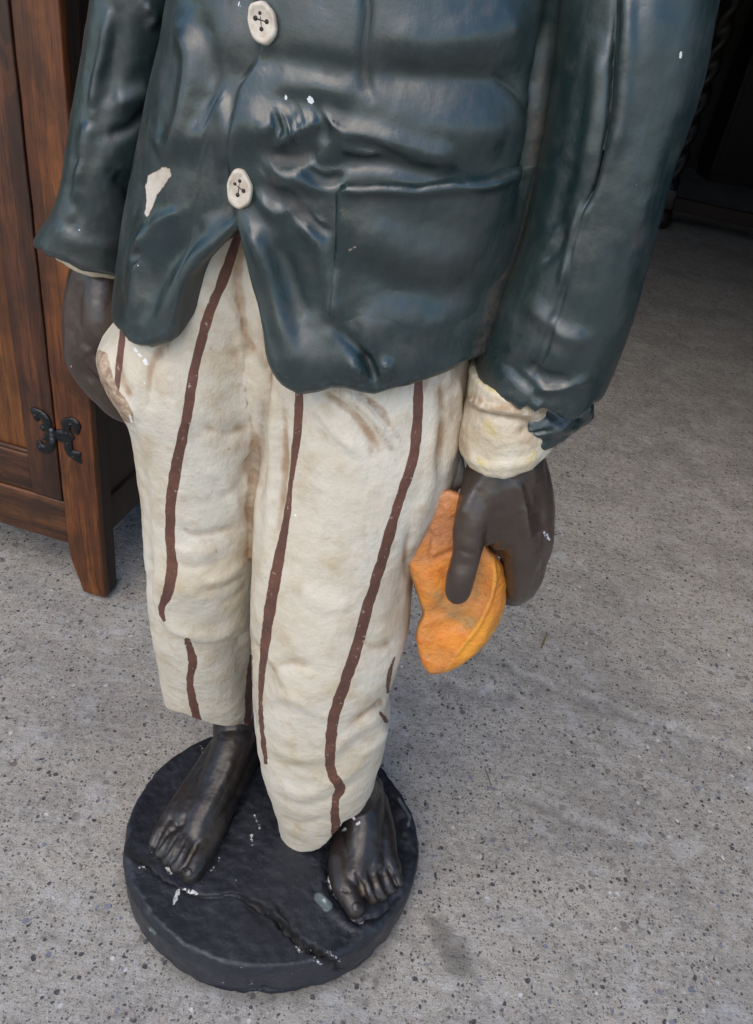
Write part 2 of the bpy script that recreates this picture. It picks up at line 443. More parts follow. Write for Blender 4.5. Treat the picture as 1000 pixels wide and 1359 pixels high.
def concrete():
    g = G('exposed_aggregate_concrete'); co = g.tc.outputs['Object']
    n1 = g.noise(1.6, 5, .6); n2 = g.noise(9, 6, .65); n3 = g.noise(70, 6, .7); n4 = g.noise(420, 4, .6)
    c = g.mix(g.rng(n1, .35, .65), (.41, .385, .335), (.49, .46, .40))
    c = g.mix(g.rng(n2, .4, .7, 0, .45), c, (.22, .212, .20))
    c = g.mix(g.rng(n3, .45, .66, 0, .65), c, (.50, .495, .48)); c = g.mix(g.rng(n3, .50, .32, 0, .5), c, (.19, .185, .18))
    n5 = g.noise(190, 5, .7); c = g.mix(g.rng(n5, .54, .66, 0, .6), c, (.13, .125, .125)); c = g.mix(g.rng(n5, .44, .34, 0, .5), c, (.52, .52, .51))
    c = g.mix(g.rng(n4, .40, .66, 0, .45), c, (.15, .145, .14))
    h = None
    wv = g.n.new('ShaderNodeVectorMath'); wv.operation = 'ADD'
    nn = g.n.new('ShaderNodeTexNoise'); nn.inputs['Scale'].default_value = 60; g.l.new(co, nn.inputs['Vector'])
    sc = g.n.new('ShaderNodeVectorMath'); sc.operation = 'SCALE'; sc.inputs['Scale'].default_value = .010
    g.l.new(nn.outputs['Color'], sc.inputs[0]); g.l.new(co, wv.inputs[0]); g.l.new(sc.outputs[0], wv.inputs[1])
    pits = None
    for scale, thr, r0, colr, soft in ((82, .82, .36, (.045, .044, .05), .10), (125, .74, .42, (.055, .053, .057), .10), (230, .62, .45, (.10, .097, .095), .2),
                                       (180, .64, .45, (.11, .105, .10), .18), (85, .93, .36, (.40, .40, .39), .25),
                                       (48, .90, .40, (.13, .12, .11), .12), (130, .80, .42, (.30, .25, .21), .12), (75, .90, .4, (.13, .14, .17), .12)):
        v = g.voro(scale, wv.outputs[0])
        sep = g.n.new('ShaderNodeSeparateColor'); g.l.new(v.outputs['Color'], sep.inputs[0])
        thr_n = g.math('ADD', thr, g.math('MULTIPLY', g.math('SUBTRACT', .5, n2), .35))
        pick = g.math('GREATER_THAN', sep.outputs[0], thr_n)
        rad = g.math('MULTIPLY', sep.outputs[1], r0)
        d = g.math('SUBTRACT', v.outputs['Distance'], rad)
        mk = g.math('MULTIPLY', pick, g.rng(d, soft * .5, -soft * .5))
        tint = g.mix(sep.outputs[2], colr, tuple(min(1, x * 1.7) for x in colr))
        c = g.mix(g.math('MULTIPLY', mk, .97), c, tint)
        if pits is None: pits = mk
    st = g.math('MULTIPLY', g.attr('stain_shade'), g.rng(n3, .2, .7, .5, 1)); c = g.mix(st, c, (.13, .125, .11))  # real floor stain plus the painted contact shade at the base
    c = g.mix(g.math('MULTIPLY', g.attr('groove'), .85), c, (.10, .10, .10))
    dk = g.math('MULTIPLY', g.rng(g.noise(2.6, 3), .45, .65), .28); c = g.mix(dk, c, (.16, .155, .15))
    pale = g.math('MULTIPLY', g.rng(g.noise(11, 5, .7), .52, .68), .38); c = g.mix(pale, c, (.52, .53, .54))
    # brushed drag marks in the slab
    tr = g.noise(60, 4, .65, g.coord((.35, 1.6, 1), 'Object', (0, 0, math.radians(20))))
    b = g.bump(n4, .0009, .8); b = g.bump(n3, .004, .6, b); b = g.bump(tr, .003, .5, b); b = g.bump(n2, .006, .4, b)
    b = g.bump(pits, -.0015, .7, b)
    return g.out(c, .8, b, Specular_IOR_Level=.35)

M_JACKET, M_TROUSER = plaster_jacket(), plaster_trousers()
M_HAND = skin_paint('brown_skin_paint', (.044, .030, .023), (.064, .045, .035), .26, .40)
M_FOOT = skin_paint('dark_foot_paint', (.014, .012, .011), (.027, .021, .018), .30, .46, (.15, .12, .07))
M_BASE, M_MELON, M_CUFF, M_BUTTON = base_paint(), melon_paint(), cuff_paint(), bone()
M_HOLE = plain('dark_hole_paint', (.03, .022, .018), .7)
M_GREY = plain('bare_grey_plaster', (.26, .25, .24), .6, 60, .5, .002)
M_FLOOR = concrete()
M_WALL = plain('dark_plaster', (.040, .036, .033), .9, 4, .4, .002)  # one even brownish black for the walls
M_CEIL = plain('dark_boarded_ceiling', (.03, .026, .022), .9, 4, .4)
M_POST = oak('orange_oak', (.032, .011, .004), (.115, .034, .008), (.240, .078, .014), seed=0)
M_STILE = oak('red_brown_oak', (.022, .009, .005), (.070, .023, .009), (.140, .046, .014), seed=2.1)
M_RAIL = oak('brown_oak_rail', (.024, .010, .005), (.070, .025, .009), (.150, .053, .015), 'x', seed=4.2)
M_PANEL = oak('golden_oak', (.060, .021, .006), (.130, .044, .010), (.27, .10, .02), seed=1.3)
M_SIDE = oak('shaded_oak_side', (.014, .008, .006), (.030, .015, .010), (.050, .024, .014), rough=.5, seed=3.3)  # shade on the cabinet flank is put into this darker oak
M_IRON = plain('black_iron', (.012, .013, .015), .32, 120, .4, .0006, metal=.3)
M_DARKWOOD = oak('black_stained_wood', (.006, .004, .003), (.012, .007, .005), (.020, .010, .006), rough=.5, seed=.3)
M_RAILWOOD = oak('worn_brown_wood', (.008, .004, .002), (.018, .008, .004), (.035, .016, .008), 'x', rough=.75, seed=.9)
M_LEAF = plain('ochre_leaf', (.22, .17, .06), .7, 200, .4)

def tag(o, label=None, cat=None, kind=None, group=None):
    if label: o['label'] = label
    if cat: o['category'] = cat
    if kind: o['kind'] = kind
    if group: o['group'] = group
    return o
def empty(name, loc):
    o = bpy.data.objects.new(name, None); o.location = loc; o.empty_display_size = .1; col.objects.link(o); return o
def adopt(o, root):
    """parent while keeping world coordinates of the mesh"""
    o.parent = root; o.matrix_parent_inverse = Matrix.Translation(-Vector(root.location)); return o

# ------------------------------------------------------------------ the setting
STAIN = [(572, 1210), (600, 1225), (630, 1262), (636, 1290), (618, 1300), (592, 1280), (574, 1240)]
CRACKS = [([(600, 850), (650, 868), (700, 895), (760, 915)], 5), ([(740, 915), (795, 930), (850, 948), (930, 975), (1010, 1008)], 4.5),
          ([(655, 1035), (720, 1062), (790, 1090), (860, 1125)], 5.5), ([(560, 900), (640, 915), (700, 925)], 5)]
def build_floor():
    xs = np.concatenate([np.linspace(-14, -1.6, 30), np.linspace(-1.58, 1.6, 620), np.linspace(1.65, 14, 40)])
    ys = np.concatenate([np.linspace(-12, .15, 24), np.linspace(.17, 2.6, 520), np.linspace(2.65, 14, 60)])
    X, Y = np.meshgrid(xs, ys); V = np.stack([X.ravel(), Y.ravel(), 0 * X.ravel()], 1)
    P = proj(np.where((V[:, 1] > .15)[:, None], V, [0, .3, 0])); P[V[:, 1] <= .15] = -5000
    V[:, 2] = .0022 * fbm(V, 4, 3) + .0008 * perlin(V, 40)
    groove = np.zeros(len(V))
    for pts, w in CRACKS:
        pts = smooth_line(pts); Pw = P + 5 * np.stack([fbm(V, 14, 3), fbm(V, 14, 3, 5.)], 1); d, t, s = seg_dist(Pw, pts); e = np.minimum(t, len(pts) - 1 - t) / (len(pts) - 1)
        wn = w * 1.15 * (1 + .5 * perlin(V, 12))
        V[:, 2] += (.007 * sstep(-s * d, -wn, wn) * np.exp(-(d / 45) ** 2) - .0035 * np.exp(-(d / wn) ** 2)) * sstep(e, 0, .15)
        groove = np.maximum(groove, np.exp(-(d / (wn * .8)) ** 2) * sstep(e, 0, .2) * (.6 + .4 * perlin(V, 30)))
    V[:, 2] -= V[:, 2].max() + .0005
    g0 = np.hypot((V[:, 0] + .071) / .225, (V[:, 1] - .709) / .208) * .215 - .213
    contact_shade = .8 * np.exp(-(np.maximum(g0, 0) / .010) ** 2) * np.clip(.75 + .6 * perlin(V, 25), 0, 1)  # dark ring painted as contact shade around the statue base
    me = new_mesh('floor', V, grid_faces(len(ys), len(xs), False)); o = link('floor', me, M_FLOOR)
    set_attr(me, 'stain_shade', np.maximum(contact_shade, .8 * sstep(-poly_sd(P, STAIN) + 9 * fbm(V, 40, 3), -9, 9))); set_attr(me, 'groove', groove)
    tag(o, 'rough grey exposed aggregate concrete floor', kind='structure')
build_floor()
def box_mesh(x0, x1, y0, y1, z0, z1, bev=0.0, seg=2):
    bm = bmesh.new(); bmesh.ops.create_cube(bm, size=1)
    for v in bm.verts:
        v.co = ((x0 + x1) / 2 + v.co.x * (x1 - x0), (y0 + y1) / 2 + v.co.y * (y1 - y0), (z0 + z1) / 2 + v.co.z * (z1 - z0))
    if bev: bmesh.ops.bevel(bm, geom=bm.edges[:], offset=bev, segments=seg, affect='EDGES', profile=.6)
    me = bpy.data.meshes.new('box'); bm.to_mesh(me); bm.free()
    me.polygons.foreach_set('use_smooth', [bool(bev)] * len(me.polygons)); return me
def struct(name, me, mat, label):
    return tag(link(name, me, mat), label, kind='structure')
struct('light_block_wall', box_mesh(1.75, 6.2, .50, .75, -.1, 2.7), M_WALL, 'added unseen wall that shades the right side of the floor')  # added out of view to block light from the right-hand floor
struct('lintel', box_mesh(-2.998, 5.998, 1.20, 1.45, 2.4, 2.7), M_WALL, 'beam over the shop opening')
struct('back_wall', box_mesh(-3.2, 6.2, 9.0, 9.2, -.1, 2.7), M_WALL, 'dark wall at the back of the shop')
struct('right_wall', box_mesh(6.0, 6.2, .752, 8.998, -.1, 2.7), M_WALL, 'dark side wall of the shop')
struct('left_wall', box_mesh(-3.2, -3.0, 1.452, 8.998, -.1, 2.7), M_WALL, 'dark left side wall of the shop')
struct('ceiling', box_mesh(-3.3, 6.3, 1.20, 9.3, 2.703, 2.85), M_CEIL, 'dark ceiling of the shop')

# ------------------------------------------------------------------ statue
BC = np.array([-.071, .709, 0.0]); ZT = .080
statue = empty('statue', tuple(BC))
tag(statue, 'painted plaster statue of a barefoot figure in green jacket and striped trousers on black base', 'statue')
def put(name, me, mat, parent=None, label=None):
    o = link(name, me, mat); adopt(o, statue)
    if label: o['label'] = label
    return o
def put_under(name, me, mat, par):
    """sub-part: mesh stays in world coordinates"""
    o = link(name, me, mat); o.parent = par; return o
CREASE = [(724, 40), (718, 110), (708, 200), (698, 265), (682, 325), (662, 380), (642, 440), (628, 490)]
def crease_dust(me):
    V = get_v(me); d = seg_dist(proj(V), smooth_line(CREASE))[0]
    set_attr(me, 'dirt_shade', np.exp(-((d + 5 * perlin(V, 30)) / 9) ** 2) * (.55 + .45 * perlin(V, 14)) * (facing(me) > -.3))
def fields(me, chip=(), fleck=()):
    """signed distance (photo pixels) to paint chips and flecks"""
    P = proj(get_v(me)); f = facing(me) > 0
    c = np.full(len(P), 99.0); w = np.full(len(P), 99.0)
    for poly in chip: c = np.minimum(c, poly_sd(P, poly))
    for pts, r in fleck:
        if len(pts) == 1: d = np.hypot(P[:, 0] - pts[0][0], P[:, 1] - pts[0][1])
        else: d = seg_dist(P, pts)[0]
        w = np.minimum(w, d - r)
    set_attr(me, 'chip', np.where(f, c, 99)); set_attr(me, 'fleck', np.where(f, w, 99))

# --- trousers
def build_trousers():
    YL = lin((.1, .835), (.22, .82), (.45, .755), (.62, .715), (.85, .70), (1.2, .70))
    YR = lin((.08, .72), (.15, .71), (.3, .685), (.55, .665), (.85, .69), (1.2, .70))
    L = Loft([(235, 330), (200, 380), (176, 390), (160, 420), (142, 447), (154, 480), (172, 508), (184, 532), (188, 565), (190, 600), (196, 660), (201, 720), (205, 800), (211, 850), (218, 900), (226, 952), (230, 990)],
             [(372, 330), (372, 430), (368, 520), (362, 600), (352, 660), (345, 720), (341, 780), (338, 850), (336, 900), (334, 960), (332, 1000)],
             YL, lin((.1, .052), (.25, .056), (.45, .075), (.7, .085), (.85, .10), (1.1, .10)))
    R = Loft([(300, 330), (322, 430), (338, 520), (343, 600), (341, 660), (338, 720), (335, 780), (335, 850), (339, 930), (346, 990), (360, 1045), (371, 1085), (371, 1118), (372, 1150)],
             [(640, 330), (635, 400), (628, 480), (622, 540), (614, 600), (597, 650), (575, 690), (556, 740), (548, 790), (542, 840), (530, 880), (518, 925), (516, 960), (508, 1000), (497, 1040), (483, 1066), (470, 1090), (462, 1130)],
             YR, lin((.08, .042), (.15, .050), (.25, .062), (.45, .080), (.7, .095), (.85, .105), (1.1, .105)))
    def hem(loft, pts, zb):
        V, F = loft.solid(.02, 1.15, 60, 96); b = BVHTree.FromPolygons([Vector(v) for v in V], F)
        return hem_from(loft, b, pts, zb)
    hl = hem(L, [(224, 941), (232, 944), (245, 947), (262, 955), (280, 962), (295, 964), (315, 963), (326, 961)], (.235, .125))
    hr = hem(R, [(373, 1118), (382, 1126), (400, 1132), (420, 1131), (438, 1118), (448, 1104), (458, 1090)], .19)
    V, F = join([L.solid(.1, 1.10, 120, 120, hl), R.solid(.1, 1.10, 120, 120, hr)])
    me = remesh('trousers', V, F, .0030, 5)
    sculpt(me, strokes=[
        ([(354, 420), (352, 500), (346, 600), (341, 660)], 7, -.012),
        # left leg: knee roll and wrinkles
                ([(205, 770), (216, 812), (240, 833), (282, 844), (322, 828)], 9, .006),
        ([(232, 728), (262, 735), (300, 725)], 7, .002), ([(232, 745), (262, 752), (300, 742)], 5, -.0015),
        ([(238, 700), (262, 712), (320, 700)], 6, -.003),
        ([(270, 770), (300, 762), (332, 740)], 6, .003), ([(265, 782), (300, 776), (332, 760)], 5, -.003),
        ([(290, 800), (312, 790), (334, 772)], 5, -.003),
        ([(175, 560), (190, 640), (196, 730), (200, 780)], 6, -.003),
        ([(300, 400), (318, 440), (330, 520), (332, 600)], 10, .004), ([(325, 430), (345, 520), (347, 600)], 7, -.005),
        ([(262, 560), (300, 575), (330, 560)], 9, -.0025), ([(270, 620), (300, 640), (320, 690)], 8, .003),
        ([(205, 480), (230, 520), (245, 600)], 14, .003), ([(215, 455), (198, 500), (192, 560)], 8, -.003),
        ([(300, 660), (322, 640), (335, 600)], 7, -.003),
        ([(139, 476), (147, 505), (164, 535), (176, 560)], 4, .004), ([(152, 474), (160, 505), (176, 535)], 7, -.004),
        # right leg: folds out from under the coat
        ([(430, 518), (470, 550), (505, 600)], 3.5, -.004), ([(448, 512), (490, 545), (528, 590)], 6, .006),
        ([(470, 515), (505, 550), (526, 592)], 3, -.004), ([(415, 530), (445, 570), (480, 600)], 7, .004),
        ([(585, 500), (590, 560), (580, 620)], 7, -.005), ([(604, 495), (606, 560), (596, 620)], 6, .005),
        ([(575, 560), (572, 640), (548, 720)], 9, .004), ([(360, 520), (362, 640), (352, 760)], 8, .004), ([(375, 530), (378, 600), (370, 700)], 7, -.004),
        ([(545, 700), (540, 740), (548, 780)], 5, -.004),
        ([(352, 900), (380, 880), (420, 888)], 8, -.003), ([(350, 930), (385, 925), (430, 950)], 8, .003),
        ([(352, 1000), (390, 1020), (440, 1015), (490, 975)], 8, -.002), ([(352, 985), (395, 1004), (440, 995), (500, 950)], 7, .002),
        ([(365, 1040), (400, 1055), (440, 1040), (500, 1000)], 7, .003), ([(365, 1055), (400, 1070), (440, 1060), (490, 1025)], 5, -.002),
        ([(470, 960), (500, 940), (514, 930)], 5, -.006), ([(480, 1000), (500, 985), (512, 962)], 6, .004),
        ([(372, 1085), (400, 1095), (440, 1085)], 6, -.003),
        ([(460, 840), (500, 860), (525, 850)], 8, -.003), ([(400, 780), (430, 800), (470, 800)], 10, .002),
    ], ledges=[([(201, 735), (206, 780), (214, 815), (232, 840), (258, 851), (285, 855), (312, 851), (334, 838)], -.0125, 2.0, 70)],
       bulges=[((270, 790), 55, 42, 10, .006), ((300, 870), 40, 20, 0, -.004), ((260, 900), 30, 40, 0, .002), ((470, 620), 60, 90, 0, .003),
               ((420, 860), 40, 70, 0, .003), ((500, 960), 18, 16, 0, .006), ((140, 478), 12, 22, 0, .004)])
    roughen(me, [(.0022, 9, 2), (.0009, 26, 3), (.0003, 90, 2)])
    set_v(me, laplace(get_v(me), edges(me), 1))
    V = get_v(me); P = proj(V); f = facing(me)
    stripes = [([(164, 438), (160, 470), (157, 500), (155, 520)], [8, 9, 9, 7]),
               ([(320, 300), (309, 335), (296, 372), (278, 415), (268, 450), (256, 502), (248, 554), (236, 610), (228, 658), (226, 700), (227, 730), (229, 754), (223, 786), (215, 806), (218, 824)], [8, 13, 14, 13, 13, 13, 13, 15, 14, 13, 12, 15, 14, 10, 4]),
               ([(249, 850), (256, 878), (252, 902), (256, 930), (263, 958)], [8, 12, 9, 11, 11]),
               ([(333, 870), (331, 910), (329, 965)], [4, 9, 10]),
               ([(398, 515), (395, 575), (387, 635), (380, 690), (367, 760), (357, 820), (350, 875), (346, 940), (350, 985), (353, 1012)], [11, 12, 6, 10, 15, 15, 10, 6, 7, 5]),
               ([(556, 500), (554, 565), (547, 615), (530, 665), (510, 735), (490, 800), (472, 865), (445, 945), (442, 961), (438, 1008), (442, 1029), (452, 1046), (445, 1064), (446, 1102), (444, 1112)], [11, 14, 13, 13, 14, 14, 15, 15, 15, 13, 12, 14, 10, 13, 9]),
               ([(524, 872), (517, 895), (515, 918)], [2, 6, 4]), ([(505, 946), (513, 957)], [5, 6])]
    S = np.full(len(P), 99.0)
    for pts, w in stripes:
        q = smooth_line(np.hstack([np.array(pts, float), np.array(w, float)[:, None]]), 5)
        d, t, _ = seg_dist(P, q[:, :2]); S = np.minimum(S, d - np.interp(t, np.arange(len(q)), q[:, 2]) / 2)
    back = (np.abs(((V[:, 0] * 1.0 + .02) % .055) - .0275) - .005) * 1000
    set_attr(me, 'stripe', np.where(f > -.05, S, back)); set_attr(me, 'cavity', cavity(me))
    dirt_shade = np.zeros(len(P))
    for pts, w, a in [([(350, 420), (352, 520), (345, 640)], 7, .6), ([(600, 490), (605, 560), (590, 640), (560, 700), (545, 780)], 16, .75),
                      ([(430, 514), (480, 520), (560, 508)], 14, .7), ([(138, 480), (150, 520), (172, 555)], 7, .7), ([(434, 520), (470, 560), (492, 598)], 3.5, .8), ([(450, 516), (490, 556), (520, 596)], 3, .8), ([(466, 514), (500, 545)], 4, .8), ([(420, 528), (442, 560)], 4, .6), ([(478, 512), (512, 552), (528, 580)], 2.5, .6), ([(300, 440), (302, 470)], 2, .4), ([(586, 500), (588, 570), (578, 620)], 3, .6),
                      ([(222, 455), (212, 470)], 9, .9), ([(235, 380), (245, 410)], 5, .5), ([(225, 945), (260, 960), (330, 960)], 5, .45), ([(540, 745), (520, 820)], 10, .5), ([(330, 840), (337, 960)], 8, .5)]:
        d = seg_dist(P, pts)[0]; dirt_shade = np.maximum(dirt_shade, a * np.exp(-(d / w) ** 2))
    set_attr(me, 'dirt_shade', dirt_shade)
    fields(me, chip=[[(128, 462), (143, 470), (148, 490), (154, 512), (166, 528), (176, 548), (178, 562), (160, 560), (128, 500)]],
           fleck=[([(178, 462), (188, 474)], 1.6), ([(192, 478), (195, 484)], 1.8), ([(192, 508)], 2), ([(392, 684)], 2), ([(173, 552), (175, 560)], 1.5)])
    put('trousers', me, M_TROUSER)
build_trousers()

# --- jacket
YT = lin((.8, .690), (.95, .688), (1.1, .690), (1.3, .70), (1.5, .71))
TOR = Loft([(250, -120), (238, -30), (222, 60), (210, 110), (196, 175), (184, 235), (174, 290), (168, 340), (163, 400), (161, 440), (160, 480), (158, 540)],
           [(765, -120), (760, -30), (752, 60), (742, 130), (728, 200), (712, 290), (695, 360), (676, 430), (664, 480), (655, 520), (640, 560)],
           YT, lin((.8, .128), (.9, .126), (1.0, .122), (1.15, .125), (1.4, .125)), 2.3)
def shoulders(me, z1=1.26):
    """above the frame the body closes over into shoulders"""
    V = get_v(me); t = sstep(V[:, 2], z1, z1 + .14)
    c = np.array([V[:, 0].mean(), V[:, 1].mean()])
    V[:, :2] = V[:, :2] + (c - V[:, :2]) * (t * .75)[:, None]; set_v(me, V)
def build_jacket():
    V, F = TOR.solid(.75, 1.40, 60, 160); b = BVHTree.FromPolygons([Vector(v) for v in V], F)
    pts = [(163, 440), (168, 450), (180, 456), (194, 457), (210, 452), (222, 448), (227, 440), (231, 420), (237, 394), (247, 366), (275, 338), (296, 316), (309, 301), (315, 301), (322, 325), (332, 365), (344, 405), (352, 435), (361, 468), (370, 490), (382, 508), (398, 518), (420, 514), (440, 509), (458, 511), (478, 518), (497, 521), (516, 514), (535, 510), (560, 502), (590, 493), (622, 478), (650, 470)]
    hem = hem_from(TOR, b, [tuple(p) for p in pts], .90)
    # sample angles densely where the opening is steep
    V, F = TOR.solid(.75, 1.40, 230, 560, hem)
    me = new_mesh('jacket', V, F)
    E = edges(me); Vv = get_v(me)
    # the two front flaps curl outward along the opening
    sculpt(me, bulges=[((195, 425), 40, 45, 0, .004), ((395, 480), 55, 45, 0, .008), ((520, 480), 90, 40, 0, .006), ((345, 330), 30, 50, 0, .004)])
    sculpt(me, ledges=[
        ([(334, -60), (338, 0), (342, 50), (333, 88), (313, 114), (306, 165), (300, 215), (303, 265), (311, 302)], -.0075, 2.2, 45)],
        strokes=[
        ([(336, 80), (316, 112), (308, 165), (302, 215), (304, 270), (312, 302)], 3, -.003),
        ([(330, 300), (345, 330), (368, 400), (386, 470)], 13, .007), ([(362, 318), (385, 370), (400, 430)], 18, -.006),
        ([(385, 285), (420, 320), (438, 380), (444, 440)], 12, .005),
        ([(300, 305), (255, 340), (228, 385), (214, 436)], 13, .004), ([(282, 302), (235, 335), (200, 385), (186, 440)], 18, -.006),
        ([(190, 290), (182, 360), (172, 430)], 10, .005),
        # bunched cloth above the lower button
        ([(345, 178), (375, 160), (410, 150)], 10, .005), ([(362, 196), (392, 176), (428, 160), (455, 172)], 9, .007),
        ([(352, 203), (378, 207), (402, 208), (424, 196)], 4, -.008), ([(420, 152), (432, 165), (425, 185)], 6, -.005),
        ([(430, 195), (468, 178), (520, 190), (570, 205), (610, 208)], 18, .006), ([(440, 222), (490, 212), (540, 222), (600, 232)], 12, -.004),
        ([(405, 226), (432, 240), (452, 234)], 5, -.007), ([(350, 245), (372, 262), (400, 268)], 6, -.004),
        ([(372, 290), (398, 285), (432, 305)], 6, -.005), ([(340, 262), (368, 284), (396, 276)], 8, .004),
        ([(358, 150), (372, 146), (388, 158)], 3, .003), ([(372, 160), (386, 154), (398, 166)], 2.5, -.004), ([(398, 170), (416, 176), (432, 170)], 3, .003), ([(356, 214), (372, 226), (396, 228), (416, 218)], 4, .003), ([(412, 214), (430, 222), (448, 218)], 3, -.003), ([(470, 186), (500, 196), (540, 212)], 3.5, -.003), ([(395, 250), (410, 262), (430, 262)], 3, -.003), ([(348, 225), (360, 238), (380, 244)], 3, -.002), ([(404, 296), (420, 292), (432, 300)], 3, .004), ([(660, 100), (690, 130), (704, 170)], 5, -.003), ([(365, 150), (372, 170), (362, 190)], 4, -.004), ([(395, 148), (402, 160)], 4, -.004), ([(385, 165), (393, 188)], 4, .003), ([(455, 195), (475, 205), (505, 205)], 5, .004),
        # chest folds
        ([(486, -60), (488, 20), (482, 90), (494, 130)], 6, -.005), ([(500, 92), (580, 102), (700, 108)], 26, -.004),
        ([(500, 45), (570, 60), (650, 40), (700, 20)], 34, .004), ([(350, 105), (420, 115), (480, 130)], 22, .003), ([(345, 75), (410, 85), (470, 95)], 16, -.002),
        ([(500, 150), (570, 165), (680, 165)], 26, .003),
        ([(240, 30), (252, 80), (246, 140), (230, 200)], 10, .005), ([(262, 10), (278, 90), (270, 150)], 14, -.004),
        ([(205, 200), (232, 190), (300, 175)], 20, .003), ([(280, 120), (296, 170), (292, 230)], 12, .005),
        ([(180, 345), (205, 300), (240, 280)], 10, .003),
        ([(470, 300), (540, 335), (620, 350)], 26, .004), ([(460, 350), (540, 385), (640, 385)], 22, -.003), ([(470, 440), (520, 425), (610, 430)], 26, .004),
        ([(440, 430), (480, 468), (492, 490)], 8, -.004), ([(482, 470), (492, 486), (500, 510)], 5, -.008), ([(466, 478), (478, 500)], 6, .004), ([(510, 480), (518, 500)], 7, .004),
        ([(730, 0), (718, 110), (705, 200), (688, 290)], 9, -.010),
    ], bulges=[((385, 238), 34, 20, 10, .009), ((340, 165), 32, 34, 0, .006), ((520, 100), 200, 20, 3, -.002), ((183, 338), 5, 9, 20, -.010),
               ((620, 180), 60, 30, 0, .003), ((430, 60), 60, 50, 0, .003)])
    roughen(me, [(.003, 7, 1), (.0007, 24, 3), (.0002, 90, 2)])
    set_v(me, laplace(get_v(me), edges(me), 1))
    shoulders(me); crease_dust(me)
    set_attr(me, 'cavity', cavity(me, 20))
    fields(me, chip=[[(197, 232), (205, 228), (214, 222), (227, 222), (228, 232), (220, 244), (208, 260), (203, 275), (195, 290), (193, 282), (196, 265), (194, 248)]],
           fleck=[([(379, 127), (380, 131)], 2.0), ([(411, 131), (414, 134)], 3.6), ([(317, 4), (318, 9)], 1.8), ([(460, 332), (474, 326)], 1.6), ([(437, 126)], .8), ([(184, 352)], 1.7), ([(400, 134)], .8)])
    jk = put('jacket', me, M_JACKET); bv = bvh_of(me)
    # raised patch pocket
    us, vs = np.linspace(0, 1, 90), np.linspace(0, 1, 90); W, hit_ok = [], 0
    TL, TR, BR, BL = np.array([443, 236.]), np.array([712, 216.]), np.array([648, 470.]), np.array([436, 458.])
    last = None
    for v in vs:
        for u in us:
            p = (TL * (1 - u) + TR * u) * (1 - v) + (BL * (1 - u) + BR * u) * v
            p[1] += 12 * math.sin(math.pi * u) * (1 - v) + 1.5 * math.sin(19 * u)
            p[0] += 4 * math.sin(5 * v) * (1 - u)
            cr = 10 * max(0, 1 - u / .07) * max(0, 1 - v / .09); p += cr
            r = hit(bv, p[0], p[1])
            if r[0] is not None: last = (r[0], r[1])
            q, n = last
            h = .0065 * min(1, u / .035) ** .5 * (1 - v) ** .8 * min(1, v / .025) ** .5 * min(1, (1 - u) / .3) ** .7 + .003 * math.exp(-((v - .05) / .035) ** 2) * min(1, u / .06) * min(1, (1 - u) / .2)
            h += .0005 * math.sin(9 * u + 3 * v)
            if u < .004 or v < .004: h = -.002
            h -= .0022 * max(0, (v - .45) / .55)
            W.append(np.array(q) + np.array(n) * (h + .0004))
    pm = new_mesh('pocket', W, [tuple(reversed(f)) for f in grid_faces(90, 90, False)])
    if facing(pm).mean() < 0: pm.flip_normals()
    roughen(pm, [(.0008, 30, 2)])
    set_attr(pm, 'cavity', cavity(pm, 8)); fields(pm, chip=[[(461, 331), (473, 325), (474, 328), (463, 334)]], fleck=[([(535, 372)], .8)])
    put_under('pocket', pm, M_JACKET, jk)
    # buttons
    for (bx, by, tilt, rx, ry) in ((347, 29, -8, 19.5, 25.5), (317, 249, 8, 17, 25)):
        r = hit(bv, bx + 3, by + 2); q, n = np.array(r[0]), np.array(r[1])
        n = n + .8 * (CAM - q) / np.linalg.norm(CAM - q); n /= np.linalg.norm(n)
        s = depth(q) / F_PX; upv = RW @ np.array([math.sin(math.radians(tilt)), -math.cos(math.radians(tilt)), 0]); upv -= (upv @ n) * n; upv /= np.linalg.norm(upv); rg = np.cross(upv, n)
        prof = [(0, .0052), (.2, .0052), (.4, .0052), (.6, .0053), (.72, .0057), (.80, .0062), (.9, .0060), (.97, .0048), (1.0, .0028), (.98, -.001), (.93, -.005)]
        nt = 64; VV = []
        for k, (rr, hh) in enumerate(prof):
            for j in range(nt):
                a = 2 * math.pi * j / nt; wob = 1 + .025 * math.sin(3 * a + bx) + .015 * math.sin(7 * a)
                VV.append(q + rg * rr * rx * s * wob * math.cos(a) + upv * rr * ry * s * wob * math.sin(a) + n * hh)
        bm_ = new_mesh('button', VV, grid_faces(len(prof), nt))
        if facing(bm_).mean() < 0: bm_.flip_normals()
        roughen(bm_, [(.0006, 110, 2)]); set_attr(bm_, 'cavity', cavity(bm_, 3))
        bo = put_under('button', bm_, M_BUTTON, jk)
        bo['label'] = 'upper cream button' if by < 100 else 'lower cream button at the opening'
        # four thread holes and crossed groove joined as one inlaid piece
        hs_ = []
        for (hx, hy) in ((-.33, .28), (.06, .44), (.36, -.02), (-.1, -.26)):
            c = q + rg * hx * rx * s + upv * hy * ry * s + n * .0048
            v, f = ball(c, .0017, 6, 10); v = c + (v - c) - np.outer(((v - c) @ n) * .35, n); hs_.append((v, f))
        for (a, b) in (((-.30, .25), (.34, -.02)), ((.06, .40), (-.08, -.22))):
            for t in np.linspace(0, 1, 12):
                hx, hy = a[0] + (b[0] - a[0]) * t, a[1] + (b[1] - a[1]) * t
                hs_.append(ball(q + rg * hx * rx * s + upv * hy * ry * s + n * .0050, .00055, 4, 6))
        hv, hf = join(hs_); put_under('button_holes', new_mesh('button_holes', hv, hf), M_HOLE, jk)
    return jk
build_jacket()

